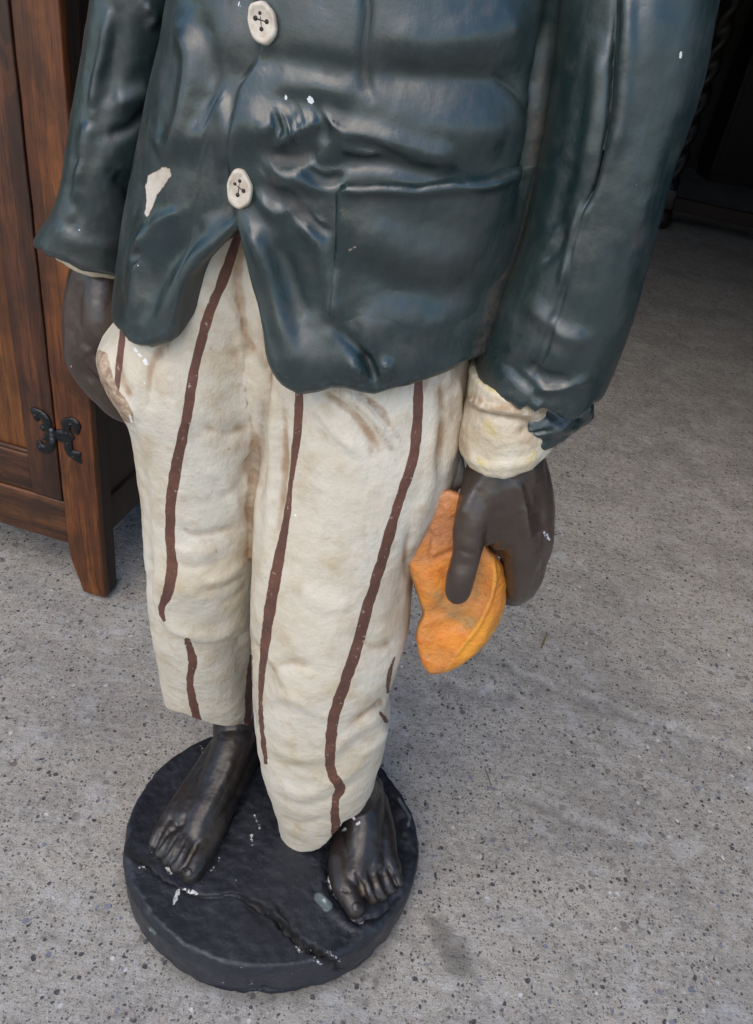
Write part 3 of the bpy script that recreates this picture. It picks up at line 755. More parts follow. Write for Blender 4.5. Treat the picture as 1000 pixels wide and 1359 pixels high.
# --- sleeves
def build_sleeve(left, right, Yc, b, hem_pts, zb, strokes, bulges, flecks, chips=(), ledges=()):
    L = Loft(left, right, Yc, b, 2.1)
    V, F = L.solid(.75, 1.40, 60, 120); bv = BVHTree.FromPolygons([Vector(v) for v in V], F)
    hem = hem_from(L, bv, hem_pts, zb)
    V, F = L.solid(.75, 1.40, 230, 260, hem); me = new_mesh('sleeve', V, F)
    sculpt(me, strokes, ledges, bulges); roughen(me, [(.003, 8, 1), (.0007, 26, 3), (.0002, 90, 2)])
    set_v(me, laplace(get_v(me), edges(me), 1)); shoulders(me, 1.30); crease_dust(me)
    set_attr(me, 'cavity', cavity(me, 16)); fields(me, chips, flecks)
    return put('sleeve', me, M_JACKET)
SR = build_sleeve([(735, -120), (728, -30), (722, 60), (716, 120), (706, 190), (694, 270), (677, 335), (658, 400), (640, 455), (625, 510), (618, 560)],
             [(968, -120), (953, -30), (935, 60), (920, 130), (900, 195), (880, 265), (860, 335), (838, 415), (815, 478), (795, 525), (780, 560), (765, 600)],
             lin((.7, .640), (.9, .645), (1.1, .66), (1.4, .69)), lin((.8, .062), (.95, .070), (1.2, .082), (1.4, .085)),
             [(622, 521), (632, 530), (641, 526), (652, 536), (664, 529), (677, 533), (688, 542), (700, 538), (711, 547), (722, 541), (735, 546), (750, 556), (768, 558), (780, 550), (787, 538)], None,
             [([(820, -40), (818, 30), (815, 85), (812, 140), (804, 190), (790, 245), (772, 285), (762, 320), (752, 370), (738, 420)], 4, -.006),
              ([(832, -40), (832, 40), (826, 120), (820, 170), (806, 215)], 10, .005), ([(798, 60), (792, 150), (776, 230)], 12, .004),
              ([(783, 262), (766, 300), (758, 340), (745, 385)], 6, .006), ([(750, 300), (740, 330), (720, 350)], 8, -.003),
              ([(735, 420), (720, 470), (700, 500)], 5, -.003), ([(690, 480), (720, 500), (760, 510)], 8, -.004), ([(700, 400), (740, 440), (780, 450)], 12, .004),
              ([(660, 470), (700, 510), (725, 535)], 8, -.003), ([(680, 350), (665, 420), (645, 480)], 10, .003), ([(765, 210), (745, 260), (735, 310)], 14, -.004),
              ([(705, 520), (745, 515), (780, 505)], 7, .004)],
             [((850, 60), 30, 130, 10, .004), ((740, 470), 40, 25, 0, .004)],
             [([(904, 70), (903, 77)], 2.0), ([(895, 100)], .8), ([(891, 118)], .8), ([(750, 112)], .6), ([(846, 245)], .7)])
SL = build_sleeve([(155, -120), (140, -40), (128, 20), (118, 80), (107, 140), (99, 190), (91, 240), (78, 275), (62, 298), (52, 318), (50, 335), (48, 360)],
             [(285, -120), (275, -40), (262, 20), (248, 80), (235, 140), (222, 200), (213, 250), (205, 300), (200, 345), (198, 380), (195, 420)],
             lin((.7, .735), (.9, .735), (1.1, .745), (1.4, .74)), lin((.8, .060), (.95, .062), (1.2, .062), (1.4, .07)),
             [(52, 328), (58, 336), (72, 340), (90, 347), (108, 357), (130, 361), (150, 365), (170, 368), (190, 370)], .93,
             [([(145, 20), (138, 70), (128, 110), (124, 150)], 6, .004), ([(158, 20), (150, 90), (140, 150)], 10, -.003),
              ([(120, 160), (112, 200), (100, 250)], 10, .004), ([(108, 200), (100, 230), (92, 262)], 6, -.003), ([(150, 140), (180, 130), (205, 118)], 14, .004),
              ([(140, 180), (175, 170), (215, 130)], 8, -.004), ([(150, 230), (175, 255), (190, 290)], 10, -.005), ([(75, 300), (100, 320), (160, 335)], 12, .003),
              ([(96, 262), (104, 285), (90, 310)], 9, -.003), ([(190, 5), (205, 20), (200, 35)], 7, .004)],
             [((110, 260), 25, 60, 15, .004)],
             [([(106, 305)], .7), ([(116, 355)], .7)])
def shell_sculpt(name, V, F, size, mat, par=None, amps=((.0012, 40, 2), (.0004, 120, 2)), strokes=(), bulges=(), ledges=(), sm=4, cav=8, fleck=(), chip=(), dirt_shade=None):
    me = remesh(name, V, F, size, sm)
    if strokes or bulges or ledges: sculpt(me, strokes, ledges, bulges)
    roughen(me, amps); set_attr(me, 'cavity', cavity(me, cav)); fields(me, chip, fleck)
    P = proj(get_v(me)); dd = np.zeros(len(P))
    for pts, w, a in (dirt_shade or ()): dd = np.maximum(dd, a * np.exp(-(seg_dist(P, pts)[0] / w) ** 2))
    set_attr(me, 'dirt_shade', dd)
    return put(name, me, mat) if par is None else put_under(name, me, mat, par)

# --- right cuff (viewer's right) and the torn sleeve end
CU = Loft([(622, 490), (618, 525), (611, 560), (608, 590), (614, 612), (620, 640)], [(745, 490), (740, 525), (736, 560), (734, 590), (728, 606), (720, 640)],
          lin((.6, .645), (1, .645)), lin((.7, .050), (.8, .052), (.95, .056)), 2.1)
v0, f0 = CU.solid(.7, .93, 40, 80); bv0 = BVHTree.FromPolygons([Vector(v) for v in v0], f0)
v1, f1 = CU.solid(.7, .93, 60, 120, hem_from(CU, bv0, [(612, 607), (622, 622), (644, 633), (672, 635), (700, 625), (722, 611), (731, 603)], None))
shell_sculpt('shirt_cuff', v1, f1, .0022, M_CUFF, SR, ((.002, 24, 2), (.0009, 70, 3), (.0004, 160, 2)),
             strokes=[([(640, 540), (690, 545), (722, 552)], 5, .004), ([(625, 538), (660, 552), (700, 560), (716, 570)], 5, -.004), ([(622, 530), (648, 540)], 4, .004), ([(690, 575), (705, 570), (718, 578)], 5, -.004), ([(614, 600), (640, 618), (690, 615), (726, 598)], 6, .002)],
             dirt_shade=[([(622, 530), (660, 540), (720, 548)], 9, .9), ([(690, 565), (700, 590)], 8, .6), ([(612, 560), (616, 600)], 6, .5)])
v1, f1 = join([cpx([(752, 520, .640, 34), (762, 538, .635, 26), (760, 552, .628, 20)]), cpx([(730, 528, .62, 26), (738, 545, .615, 20), (736, 562, .612, 18)]), cpx([(700, 572, .600, 9), (716, 568, .603, 15), (738, 562, .612, 20), (758, 556, .625, 19), (774, 550, .640, 13), (781, 545, .65, 8)]),
               cpx([(700, 586, .602, 5), (714, 588, .605, 9), (732, 582, .612, 14), (752, 568, .622, 14), (772, 556, .64, 9)]),
               cpx([(704, 560, .602, 8), (722, 553, .608, 13), (745, 546, .62, 16), (768, 544, .635, 12), (782, 540, .65, 7)])])
shell_sculpt('torn_sleeve_end', v1, f1, .0015, M_JACKET, SR, ((.0022, 45, 2), (.0006, 110, 2)), sm=12,
             strokes=[([(694, 580), (712, 577), (730, 572)], 3, -.004), ([(735, 592), (750, 574), (765, 560)], 5, -.0015)])
# left cuff sliver
v1, f1 = chain([(at_y(104, 348, .735), .030), (at_y(140, 358, .74), .036), (at_y(170, 362, .745), .030)])
CL = Loft([(78, 300), (79, 345), (84, 352), (100, 362), (110, 380)], [(175, 300), (172, 345), (170, 370), (168, 390)], lin((.6, .735), (1.2, .735)), lin((.7, .046), (1.1, .046)), 2.0)
v0, f0 = CL.solid(.8, .975, 30, 80); bv0 = BVHTree.FromPolygons([Vector(v) for v in v0], f0)
v1, f1 = CL.solid(.8, .975, 40, 100, hem_from(CL, bv0, [(80, 348), (92, 355), (105, 362), (120, 366), (140, 367), (165, 368)], None))
shell_sculpt('shirt_cuff', v1, f1, .0022, M_CUFF, SL, ((.0008, 40, 2),))

# --- hand holding the fruit
def hand_right():
    P = [cpx([(672, 588, .655, 50), (674, 630, .655, 52), (676, 668, .655, 52), (684, 700, .662, 44)]),
         cpx([(690, 610, .66, 34), (694, 660, .66, 42), (698, 700, .665, 38), (702, 735, .67, 24)]),
         # thumb
         cpx([(645, 630, .640, 30), (633, 672, .622, 27), (624, 708, .612, 23), (619, 738, .607, 20), (612, 764, .602, 20), (608, 785, .601, 17)]),
         cpx([(652, 628, .632, 28), (650, 668, .624, 27), (650, 696, .624, 22), (648, 712, .624, 13)]), cpx([(668, 640, .634, 30), (670, 690, .630, 26), (664, 716, .634, 16)]),
         # index, middle, ring, little: down the side and curled behind the fruit
         cpx([(672, 650, .632, 24), (690, 695, .630, 25), (694, 738, .640, 26), (691, 776, .655, 21), (680, 790, .690, 16), (655, 782, .706, 13)]),
         cpx([(700, 660, .655, 28), (712, 705, .655, 25), (708, 745, .665, 20), (697, 780, .680, 17), (678, 785, .710, 14), (655, 770, .722, 12)]),
         cpx([(708, 660, .680, 28), (716, 700, .680, 21), (711, 740, .692, 16), (698, 768, .708, 14), (675, 765, .728, 12)]),
         cpx([(706, 655, .700, 24), (712, 695, .702, 17), (704, 730, .712, 13), (690, 750, .724, 11), (672, 745, .735, 10)])]
    V, F = join(P)
    shell_sculpt('hand', V, F, .0020, M_HAND, None, ((.0010, 26, 2), (.0003, 90, 2)), sm=9, cav=10,
                 strokes=[([(650, 724), (656, 696), (662, 670)], 10, -.003), ([(684, 632), (696, 680), (703, 735)], 7, .004), ([(612, 690), (624, 660), (640, 635)], 7, .003), ([(712, 640), (718, 690)], 8, -.002),
                          ([(668, 745), (672, 780), (676, 806)], 4, -.001), ([(606, 728), (616, 732), (634, 738)], 4, -.0015), ([(728, 735), (712, 770), (700, 800)], 4, -.002)],
                 fleck=[([(722, 705), (724, 711)], 1.3), ([(726, 709), (729, 716)], 1.1), ([(696, 803), (699, 802)], 1.8), ([(705, 662)], .9)])
    n = at_y(606, 792, .600)
hand_right()
# --- hand pushed into the trouser pocket
V, F = join([cpx([(135, 345, .745, 36), (128, 385, .742, 38), (124, 420, .742, 40), (120, 455, .740, 36)]),
             cpx([(120, 445, .735, 35), (118, 478, .730, 30), (134, 508, .728, 24), (154, 535, .730, 19), (176, 552, .735, 14), (195, 565, .74, 11)]),
             cpx([(122, 460, .755, 30), (122, 485, .755, 26), (140, 515, .75, 20), (165, 540, .75, 14), (185, 550, .75, 12)]),
             cpx([(128, 440, .72, 26), (135, 475, .715, 22), (155, 500, .72, 17), (175, 530, .725, 14), (195, 545, .735, 12)]),
             cpx([(130, 430, .765, 26), (135, 475, .77, 20), (155, 505, .77, 15), (180, 535, .77, 12)]),
             cpx([(140, 375, .73, 28), (136, 415, .718, 27), (138, 442, .712, 22), (156, 462, .715, 17), (175, 475, .725, 12)])])
shell_sculpt('hand', V, F, .0022, M_HAND, None, ((.0010, 26, 2), (.0003, 90, 2)), sm=9, cav=10,
             strokes=[([(140, 458), (132, 466), (126, 476)], 6, -.003), ([(104, 462), (116, 474)], 9, .003), ([(112, 500), (135, 528), (160, 548)], 5, .002)],
             fleck=[([(95, 486)], 1.0)])
# grey plaster lump bridging thigh and cuff
V, F = join([cpx([(597, 618, .665, 13), (600, 640, .662, 13), (592, 660, .66, 8)]), cpx([(606, 610, .66, 10), (612, 640, .66, 8)])])
shell_sculpt('plaster_bridge', V, F, .0020, M_GREY, None, ((.0015, 60, 2),))

# --- fruit wedge: its own thing, held in the hand
def build_melon():
    out = np.array([(577, 655), (566, 678), (559, 700), (552, 722), (541, 745), (545, 762), (551, 780), (557, 798), (562, 814), (556, 828), (553, 842), (556, 866), (562, 884), (571, 894), (590, 893), (612, 884), (632, 868), (650, 849), (663, 826), (672, 800), (673, 772), (669, 750), (659, 736), (645, 722), (634, 700), (628, 668), (612, 655), (594, 650)], float)
    n = len(out); cen = out.mean(0)
    right = np.clip((out[:, 0] - 640) / 30, 0, 1) * np.clip((out[:, 1] - 715) / 20, 0, 1) * np.clip((900 - out[:, 1]) / 50, 0, 1)
    def ring(Y, inset, rin=0.0):
        R = []
        for k in range(n):
            q = out[k] + (cen - out[k]) / np.linalg.norm(cen - out[k]) * inset - np.array([rin * right[k], 0]); R.append(at_y(q[0], q[1], Y) - 0)
        return np.array(R)
    rings = [ring(.628, 60, 0), ring(.6245, 30, 8), ring(.624, 8, 17), ring(.6255, 2, 14), ring(.632, 0, 8), ring(.645, 0, 0), ring(.662, 0, 0), ring(.674, 4, 0), ring(.677, 14, 0)]
    # keep outline seen from the front: farther rings are widened by perspective only
    V = np.vstack(rings); F = grid_faces(len(rings), n); c0, c1 = rings[0].mean(0), rings[-1].mean(0); a = len(V)
    V = np.vstack([V, c0[None], c1[None]])
    for j in range(n):
        k = (j + 1) % n; F.append((a, k, j)); F.append((a + 1, (len(rings) - 1) * n + j, (len(rings) - 1) * n + k))
    me = remesh('fruit_wedge', V, F, .0018, 5)
    sculpt(me, strokes=[([(655, 742), (656, 770), (649, 800), (634, 830), (606, 868)], 3.5, .0040), ([(640, 760), (634, 800), (612, 830), (590, 835)], 10, -.004),
                        ([(560, 700), (575, 715), (572, 740), (590, 745)], 4, -.003), ([(575, 742), (600, 733), (606, 728)], 4, -.003), ([(590, 665), (600, 690)], 4, .002),
                        ([(562, 815), (580, 812), (600, 822), (625, 828)], 9, -.003), ([(580, 845), (600, 860), (596, 880)], 8, .002), ([(548, 748), (566, 770), (574, 800)], 8, .002)],
           bulges=[((575, 770), 16, 30, 0, .003)])
    roughen(me, [(.0011, 24, 2), (.0005, 80, 2), (.0003, 170, 2)])
    set_attr(me, 'cavity', cavity(me, 8)); P = proj(get_v(me)); dd = np.zeros(len(P))
    for pts, w, a in [([(600, 810), (618, 826), (625, 826)], 12, .8), ([(580, 790), (600, 815)], 8, .5), ([(636, 750), (632, 790)], 6, .55), ([(662, 738), (672, 760), (673, 800)], 3, .7), ([(572, 652), (612, 650)], 7, .8), ([(575, 655), (560, 690), (541, 745)], 5, .8), ([(541, 745), (562, 815), (553, 842)], 3, .5)]:
        dd = np.maximum(dd, a * np.exp(-(seg_dist(P, pts)[0] / w) ** 2))
    set_attr(me, 'dirt_shade', dd); fields(me); set_attr(me, 'pale', 1 - sstep(P[:, 1], 690, 790))
    dr, tr_, sr = seg_dist(P, smooth_line([(646, 716), (655, 742), (656, 770), (649, 800), (634, 830), (606, 868), (585, 900)])); set_attr(me, 'rind', -sr * dr + 1.2 * perlin(get_v(me), 60))
    V = get_v(me); c = V.mean(0); set_v(me, V - c)
    o = link('fruit_wedge', me, M_MELON); o.location = c
    tag(o, 'orange painted wedge of fruit held in the hand beside the striped trouser leg', 'fruit wedge')
build_melon()

# --- feet
def foot(name, chains, nails, strokes=(), fleck=()):
    P = []
    for ch in chains: P.append(chain([(at_z(x, y, z), r * (1.10 if r > .0165 else 1.04)) for x, y, z, r in ch]))
    V, F = join(P)
    o = shell_sculpt(name, V, F, .0017, M_FOOT, None, ((.0008, 30, 2), (.0003, 110, 2)), sm=6, cav=9, strokes=strokes, fleck=fleck)
    bv = bvh_of(o.data)
    for (x, y, rx, ry, ang) in nails:
        VV = []; a = math.radians(ang); nt = 16
        for k, (rr, hh) in enumerate(((0.01, .0009), (.5, .0009), (.85, .0007), (1.0, -.0006))):
            for j in range(nt):
                t = 2 * math.pi * j / nt; u, v = rr * rx * math.cos(t), rr * ry * math.sin(t)
                h = hit(bv, x + u * math.cos(a) - v * math.sin(a), y + u * math.sin(a) + v * math.cos(a))
                q = np.array(h[0]) + np.array(h[1]) * hh if h[0] is not None else VV[-1]
                VV.append(q)
        nm = new_mesh('toenail', VV, grid_faces(4, nt))
        if facing(nm).mean() < 0: nm.flip_normals()
        set_attr(nm, 'cavity', np.zeros(len(VV))); set_attr(nm, 'fleck', np.full(len(VV), 99.0)); put_under('toenail', nm, M_FOOT, o)
foot('foot', [
    [(314, 900, .26, .026), (314, 936, .20, .029), (312, 968, .16, .033), (318, 985, .12, .034)],
    [(322, 960, .105, .034), (318, 1000, .105, .032), (300, 1040, .105, .029)],
    [(311, 985, .155, .032), (303, 1008, .145, .030), (287, 1046, .125, .028), (266, 1090, .108, .024), (262, 1112, .098, .021)],
    [(300, 1000, .13, .030), (270, 1040, .105, .027), (240, 1075, .096, .021), (222, 1098, .090, .016)],
    [(285, 1040, .115, .03), (250, 1085, .10, .024)],
    [(300, 1040, .10, .026), (284, 1090, .097, .022), (272, 1120, .094, .020), (262, 1142, .093, .0175), (254, 1158, .090, .0150)],
    [(254, 1112, .104, .014), (243, 1134, .101, .0115), (235, 1150, .089, .0100)],
    [(242, 1106, .102, .013), (230, 1128, .099, .0105), (222, 1142, .088, .0090)],
    [(231, 1100, .099, .012), (219, 1120, .096, .0098), (212, 1132, .087, .0085)],
    [(222, 1092, .095, .012), (210, 1108, .092, .0095), (204, 1120, .086, .0082)]],
    [(248, 1158, 9, 8, 20)],
    strokes=[([(262, 1118), (250, 1140), (242, 1158)], 3, -.004), ([(247, 1112), (236, 1132), (228, 1146)], 2.5, -.003), ([(236, 1108), (224, 1126), (217, 1138)], 2.5, -.003), ([(226, 1102), (214, 1118), (208, 1128)], 2.5, -.003),
             ([(250, 1085), (235, 1100), (222, 1105)], 4, -.002), ([(312, 1000), (295, 1040), (268, 1090)], 6, .0025)])
foot('foot', [
    [(462, 1040, .22, .034), (472, 1052, .17, .033), (480, 1062, .13, .034), (482, 1050, .11, .032)],
    [(480, 1068, .145, .032), (482, 1100, .128, .028), (478, 1135, .108, .024), (470, 1162, .098, .021)],
    [(488, 1070, .12, .032), (500, 1105, .108, .028), (508, 1135, .098, .022), (518, 1152, .092, .017)],
    [(490, 1110, .112, .028), (492, 1145, .100, .022)],
    [(462, 1110, .10, .022), (456, 1145, .096, .021), (458, 1172, .094, .019), (466, 1192, .092, .0165), (472, 1205, .089, .0145)],
    [(482, 1158, .101, .012), (489, 1178, .099, .0105), (495, 1192, .088, .0090)],
    [(495, 1154, .099, .012), (502, 1174, .097, .0100), (508, 1188, .087, .0085)],
    [(508, 1150, .096, .012), (514, 1168, .094, .0095), (519, 1180, .086, .0080)],
    [(519, 1146, .092, .012), (526, 1160, .090, .0092), (530, 1171, .085, .0078)]],
    [(474, 1204, 8, 8, 0)],
    strokes=[([(474, 1160), (482, 1182), (488, 1204)], 3, -.004), ([(489, 1156), (497, 1178), (503, 1196)], 2.5, -.003), ([(502, 1152), (509, 1172), (514, 1188)], 2.5, -.003), ([(514, 1148), (521, 1164), (526, 1178)], 2.5, -.003),
             ([(452, 1180), (462, 1184)], 3, -.002)],
    fleck=[([(467, 1083), (470, 1087)], 2), ([(474, 1094), (478, 1091)], 1.6), ([(455, 1102), (459, 1100)], 1.6)])

# --- base
def build_base():
    nr, nt = 150, 420; th = np.linspace(0, 2 * np.pi, nt, endpoint=False)
    ax, ay = .229, .211
    prof = [(0.0, ZT)] + [(r, ZT) for r in np.linspace(.01, .955, nr)] + [(.972, ZT - .001), (.985, ZT - .004), (.993, ZT - .009), (.997, ZT - .015)] + [(.997 - .012 * t, (ZT - .015) * (1 - t) + .001 * t) for t in np.linspace(.05, 1, 26)] + [(.9, .0008), (.0, .0008)]
    V = []
    for r, z in prof:
        w = 1 + .012 * np.sin(2 * th + .6) + .006 * np.sin(3 * th + 2) + .003 * np.sin(7 * th + 1)
        V.append(np.stack([BC[0] + ax * r * w * np.cos(th), BC[1] + ay * r * w * np.sin(th), np.full(nt, z)], 1))
    V = np.vstack(V); me = new_mesh('plinth', V, [tuple(reversed(f)) for f in grid_faces(len(prof), nt)])
    V = get_v(me); top = V[:, 2] > ZT - .02
    V[:, 2] += np.where(V[:, 2] > .01, .0022 * fbm(V, 12, 3) + .0006 * perlin(V, 90), 0); set_v(me, V)
    crack = [(165, 1130), (190, 1148), (240, 1182), (290, 1186), (318, 1185), (345, 1200), (372, 1222), (400, 1250), (425, 1268), (450, 1285)]
    sculpt(me, strokes=[(crack[4:], 2.8, -.013), (crack[:5], 1.6, -.002), ([(330, 1190), (350, 1215), (385, 1245)], 9, -.003),
                        ([(440, 1140), (436, 1165), (452, 1200), (475, 1222), (510, 1208), (540, 1180)], 4, -.004),
                        ([(425, 1120), (424, 1165), (440, 1205), (476, 1232), (520, 1215)], 7, .003),
                        ([(495, 1040), (520, 1080), (540, 1140)], 10, -.004), ([(505, 1010), (528, 1060), (548, 1130)], 8, .003),
                        ([(270, 960), (245, 990), (215, 1040), (190, 1090)], 10, -.003),
                        ([(170, 1160), (185, 1200), (240, 1262)], 4, -.003), ([(295, 1110), (310, 1080), (330, 1040)], 6, -.004), ([(270, 1310), (340, 1322), (400, 1318)], 5, -.003),
                        ([(350, 1310), (355, 1325)], 5, -.006), ([(372, 1205), (385, 1222), (395, 1245)], 3, -.005)],
           ledges=[([(240, 1182), (290, 1186), (318, 1185), (345, 1200), (372, 1222), (400, 1250), (425, 1268), (450, 1285)], -.0035, 3, 70)], bulges=[((420, 1180), 40, 40, 0, .002)], jag=5)
    roughen(me, [(.0008, 45, 3)]); V = get_v(me); N = get_n(me)
    rr = np.hypot((V[:, 0] - BC[0]) / ax, (V[:, 1] - BC[1]) / ay); rim = np.exp(-((rr - .985) / .02) ** 2) * sstep(V[:, 2], .05, .07) + .8 * sstep(V[:, 2], .02, .004) * (rr > .9)
    set_v(me, V - N * (rim * .0045 * np.clip(fbm(V, 28, 3, 4.0) + .1, 0, 1))[:, None]); set_attr(me, 'cavity', cavity(me, 12))
    P = proj(get_v(me)); Vb = get_v(me)
    chips = [([(338, 1082), (345, 1098)], .3), ([(333, 1108), (336, 1120)], .6), ([(237, 1182), (232, 1198)], 2.2), ([(228, 1160), (222, 1152)], .6), ([(243, 1180), (262, 1186)], .2), ([(262, 1186), (285, 1189), (318, 1188)], -3.0),
             ([(412, 1262), (426, 1280)], .4), ([(436, 1262), (452, 1276)], .2), ([(210, 1000)], .8), ([(436, 1168), (446, 1190)], 1.0), ([(186, 1150), (192, 1152)], .2), ([(470, 1222), (482, 1226)], .4), ([(424, 1190), (430, 1196)], 1.6), ([(434, 1150), (439, 1180), (454, 1212), (476, 1228), (500, 1221), (522, 1204), (542, 1184)], -2.3), ([(196, 1122), (214, 1150), (232, 1166), (252, 1180)], -2.3), ([(268, 1172), (292, 1140), (296, 1105)], -1.8), ([(184, 1240), (230, 1290), (300, 1325), (370, 1330)], -2.2), ([(170, 1180), (230, 1245), (330, 1288), (430, 1275), (520, 1210)], -2.6),
             ([(545, 1185), (548, 1200)], .2), ([(394, 1256), (400, 1264)], 1.0), ([(265, 988), (270, 998)], -.2), ([(334, 1305)], .5), ([(400, 1322), (408, 1318)], .2)]
    c = np.full(len(P), 99.0)
    for pts, r in chips:
        d = np.hypot(P[:, 0] - pts[0][0], P[:, 1] - pts[0][1]) if len(pts) == 1 else seg_dist(P, pts)[0]; c = np.minimum(c, d - r)
    set_attr(me, 'chip', c); w = np.full(len(P), 99.0)
    for pts, r in [([(200, 1232), (206, 1238)], 2), ([(190, 1262), (240, 1290)], -.5), ([(530, 1060), (545, 1085), (542, 1095)], 1.5), ([(280, 1270), (300, 1285)], -.8), ([(424, 1192), (434, 1202)], 7)]:
        w = np.minimum(w, seg_dist(P, pts)[0] - r)
    set_attr(me, 'fleck', w)
    Pj = P + 5 * np.stack([fbm(Vb, 45, 3, 2.0), fbm(Vb, 45, 3, 9.0)], 1); dk = np.zeros(len(P))
    for pts, ww, a in ((smooth_line(crack)[24:], 4.6, 1.3), (smooth_line(crack)[:26], 2.4, 1), ([(165, 1125), (185, 1142), (205, 1148)], 6, .8), ([(515, 1010), (530, 1075)], 9, .6), ([(345, 1200), (380, 1212), (400, 1235)], 6, .7)):
        dk = np.maximum(dk, a * np.exp(-((seg_dist(Pj, pts)[0] + 1.5 * perlin(Vb, 90)) / ww) ** 2))
    set_attr(me, 'dirt_shade', np.clip(dk, 0, 1))  # painted crack darkness, warped like the groove
    put('base', me, M_BASE, label='round black painted base with a crack across its front')
build_base()

# ------------------------------------------------------------------ oak cabinet
CF = at_z(136, 795, 0); CANG = math.radians(-10)
cab = empty('cabinet', (CF[0], CF[1], 0)); cab.rotation_euler = (0, 0, CANG)
tag(cab, 'old orange brown oak cabinet with black iron hinge standing behind the statue', 'cabinet')
def worn(me, amp=.0012, sub=0):
    V = get_v(me); N = get_n(me); set_v(me, V + N * (amp * perlin(V, 30))[:, None]); return me
def dense_box(x0, x1, y0, y1, z0, z1, bev=.003, cuts=0, amp=.0010):
    """box with evenly spaced loops along its length so its arrises can be worn and uneven"""
    bm = bmesh.new(); bmesh.ops.create_cube(bm, size=1)
    for v in bm.verts: v.co = ((x0 + x1) / 2 + v.co.x * (x1 - x0), (y0 + y1) / 2 + v.co.y * (y1 - y0), (z0 + z1) / 2 + v.co.z * (z1 - z0))
    bmesh.ops.bevel(bm, geom=bm.edges[:], offset=bev, segments=2, affect='EDGES', profile=.6)
    ax = int(np.argmax([x1 - x0, y1 - y0, z1 - z0])); lo = (x0, y0, z0)[ax]; hi = (x1, y1, z1)[ax]
    n = max(2, int((hi - lo) / .03))
    for k in range(1, n):
        no = [0, 0, 0]; no[ax] = 1; co = [0, 0, 0]; co[ax] = lo + (hi - lo) * k / n
        bmesh.ops.bisect_plane(bm, geom=bm.verts[:] + bm.edges[:] + bm.faces[:], plane_co=co, plane_no=no)
    me = bpy.data.meshes.new('piece'); bm.to_mesh(me); bm.free()
    V = get_v(me); V += amp * np.stack([perlin(V, 14, 1), perlin(V, 14, 5), perlin(V, 14, 9)], 1); set_v(me, V)
    me.polygons.foreach_set('use_smooth', [True] * len(me.polygons)); return me
def cpart(name, me, mat, par=None, label=None):
    o = link(name, me, mat, par or cab)
    if label: o['label'] = label
    return o
HT = 1.42
for x0 in (-.072, -1.15):                                   # front corner posts with notched feet
    me = dense_box(x0, x0 + .078, 0, .020, 0, HT, .004)
    V = get_v(me); t = sstep(V[:, 2], .115, .0); m = V[:, 0] < x0 + .03
    V[:, 0] += np.where(m, t * .022, 0); 
    if x0 > -.5: V[:, 1] += .004 * sstep(V[:, 2], .05, 0)
    set_v(me, V); cpart('corner_post', me, M_POST)
for x0, x1 in ((-.045, .0035), (-1.147, -1.10)): cpart('side_stile', dense_box(x0, x1, .0205, .055, 0, HT, .003), M_SIDE)  # behind the front board, its dark tone carries the flank's shade
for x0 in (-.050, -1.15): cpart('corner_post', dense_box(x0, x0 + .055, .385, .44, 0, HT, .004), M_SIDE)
cpart('bottom_rail', dense_box(-1.072, -.0722, .004, .032, .126, .232, .004), M_RAIL)
cpart('top_rail', dense_box(-1.072, -.0722, .006, .032, 1.32, HT - .002, .003), M_RAIL)
cpart('cabinet_top', dense_box(-1.19, .045, -.03, .46, HT + .001, HT + .03, .008), M_RAIL)
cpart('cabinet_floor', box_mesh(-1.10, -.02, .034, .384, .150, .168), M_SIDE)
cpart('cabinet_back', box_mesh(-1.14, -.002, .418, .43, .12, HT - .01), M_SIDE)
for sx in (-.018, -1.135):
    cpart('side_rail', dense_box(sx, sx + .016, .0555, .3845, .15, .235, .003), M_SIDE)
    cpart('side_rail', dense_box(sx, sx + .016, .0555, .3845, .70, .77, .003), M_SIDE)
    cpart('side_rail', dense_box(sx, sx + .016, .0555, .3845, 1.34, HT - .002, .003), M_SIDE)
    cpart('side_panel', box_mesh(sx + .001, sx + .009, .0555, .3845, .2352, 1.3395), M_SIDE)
def cab_pt(x, y, off=0.0):
    """point on the cabinet's front plane under a photo position, in cabinet coordinates"""
    u = np.array([math.cos(CANG), math.sin(CANG), 0]); n = np.array([-u[1], u[0], 0]); r = ray(x, y)
    t = ((CF - CAM) @ n + off) / (r @ n); p = CAM + r * t - CF; return p @ u, p @ n, p[2]
doors = []
for k, (dx0, dx1) in enumerate(((-.570, -.0755), (-1.070, -.573))):
    door = cpart('door', dense_box(dx0 + .001, dx0 + .070, .003, .026, .236, 1.317, .003), M_STILE)   # the door's own mesh is its hanging stile
    door.data.name = 'door'
    cpart('door_stile', dense_box(dx1 - .068, dx1 - .0005, .001, .026, .2362, 1.3168, .003), M_STILE, door)
    for z0, z1 in ((.237, .325), (1.235, 1.316)):
        cpart('door_rail', dense_box(dx0 + .0705, dx1 - .0685, .004, .024, z0, z1, .003), M_RAIL, door)
    cpart('door_panel', box_mesh(dx0 + .0702, dx1 - .0682, .013, .019, .3252, 1.2348, .0), M_PANEL, door)
    # moulded bead along the lower rail
    cpart('moulding', dense_box(dx0 + .0705, dx1 - .0685, .0045, .013, .3253, .3345, .003), M_RAIL, door)
    doors.append(door)
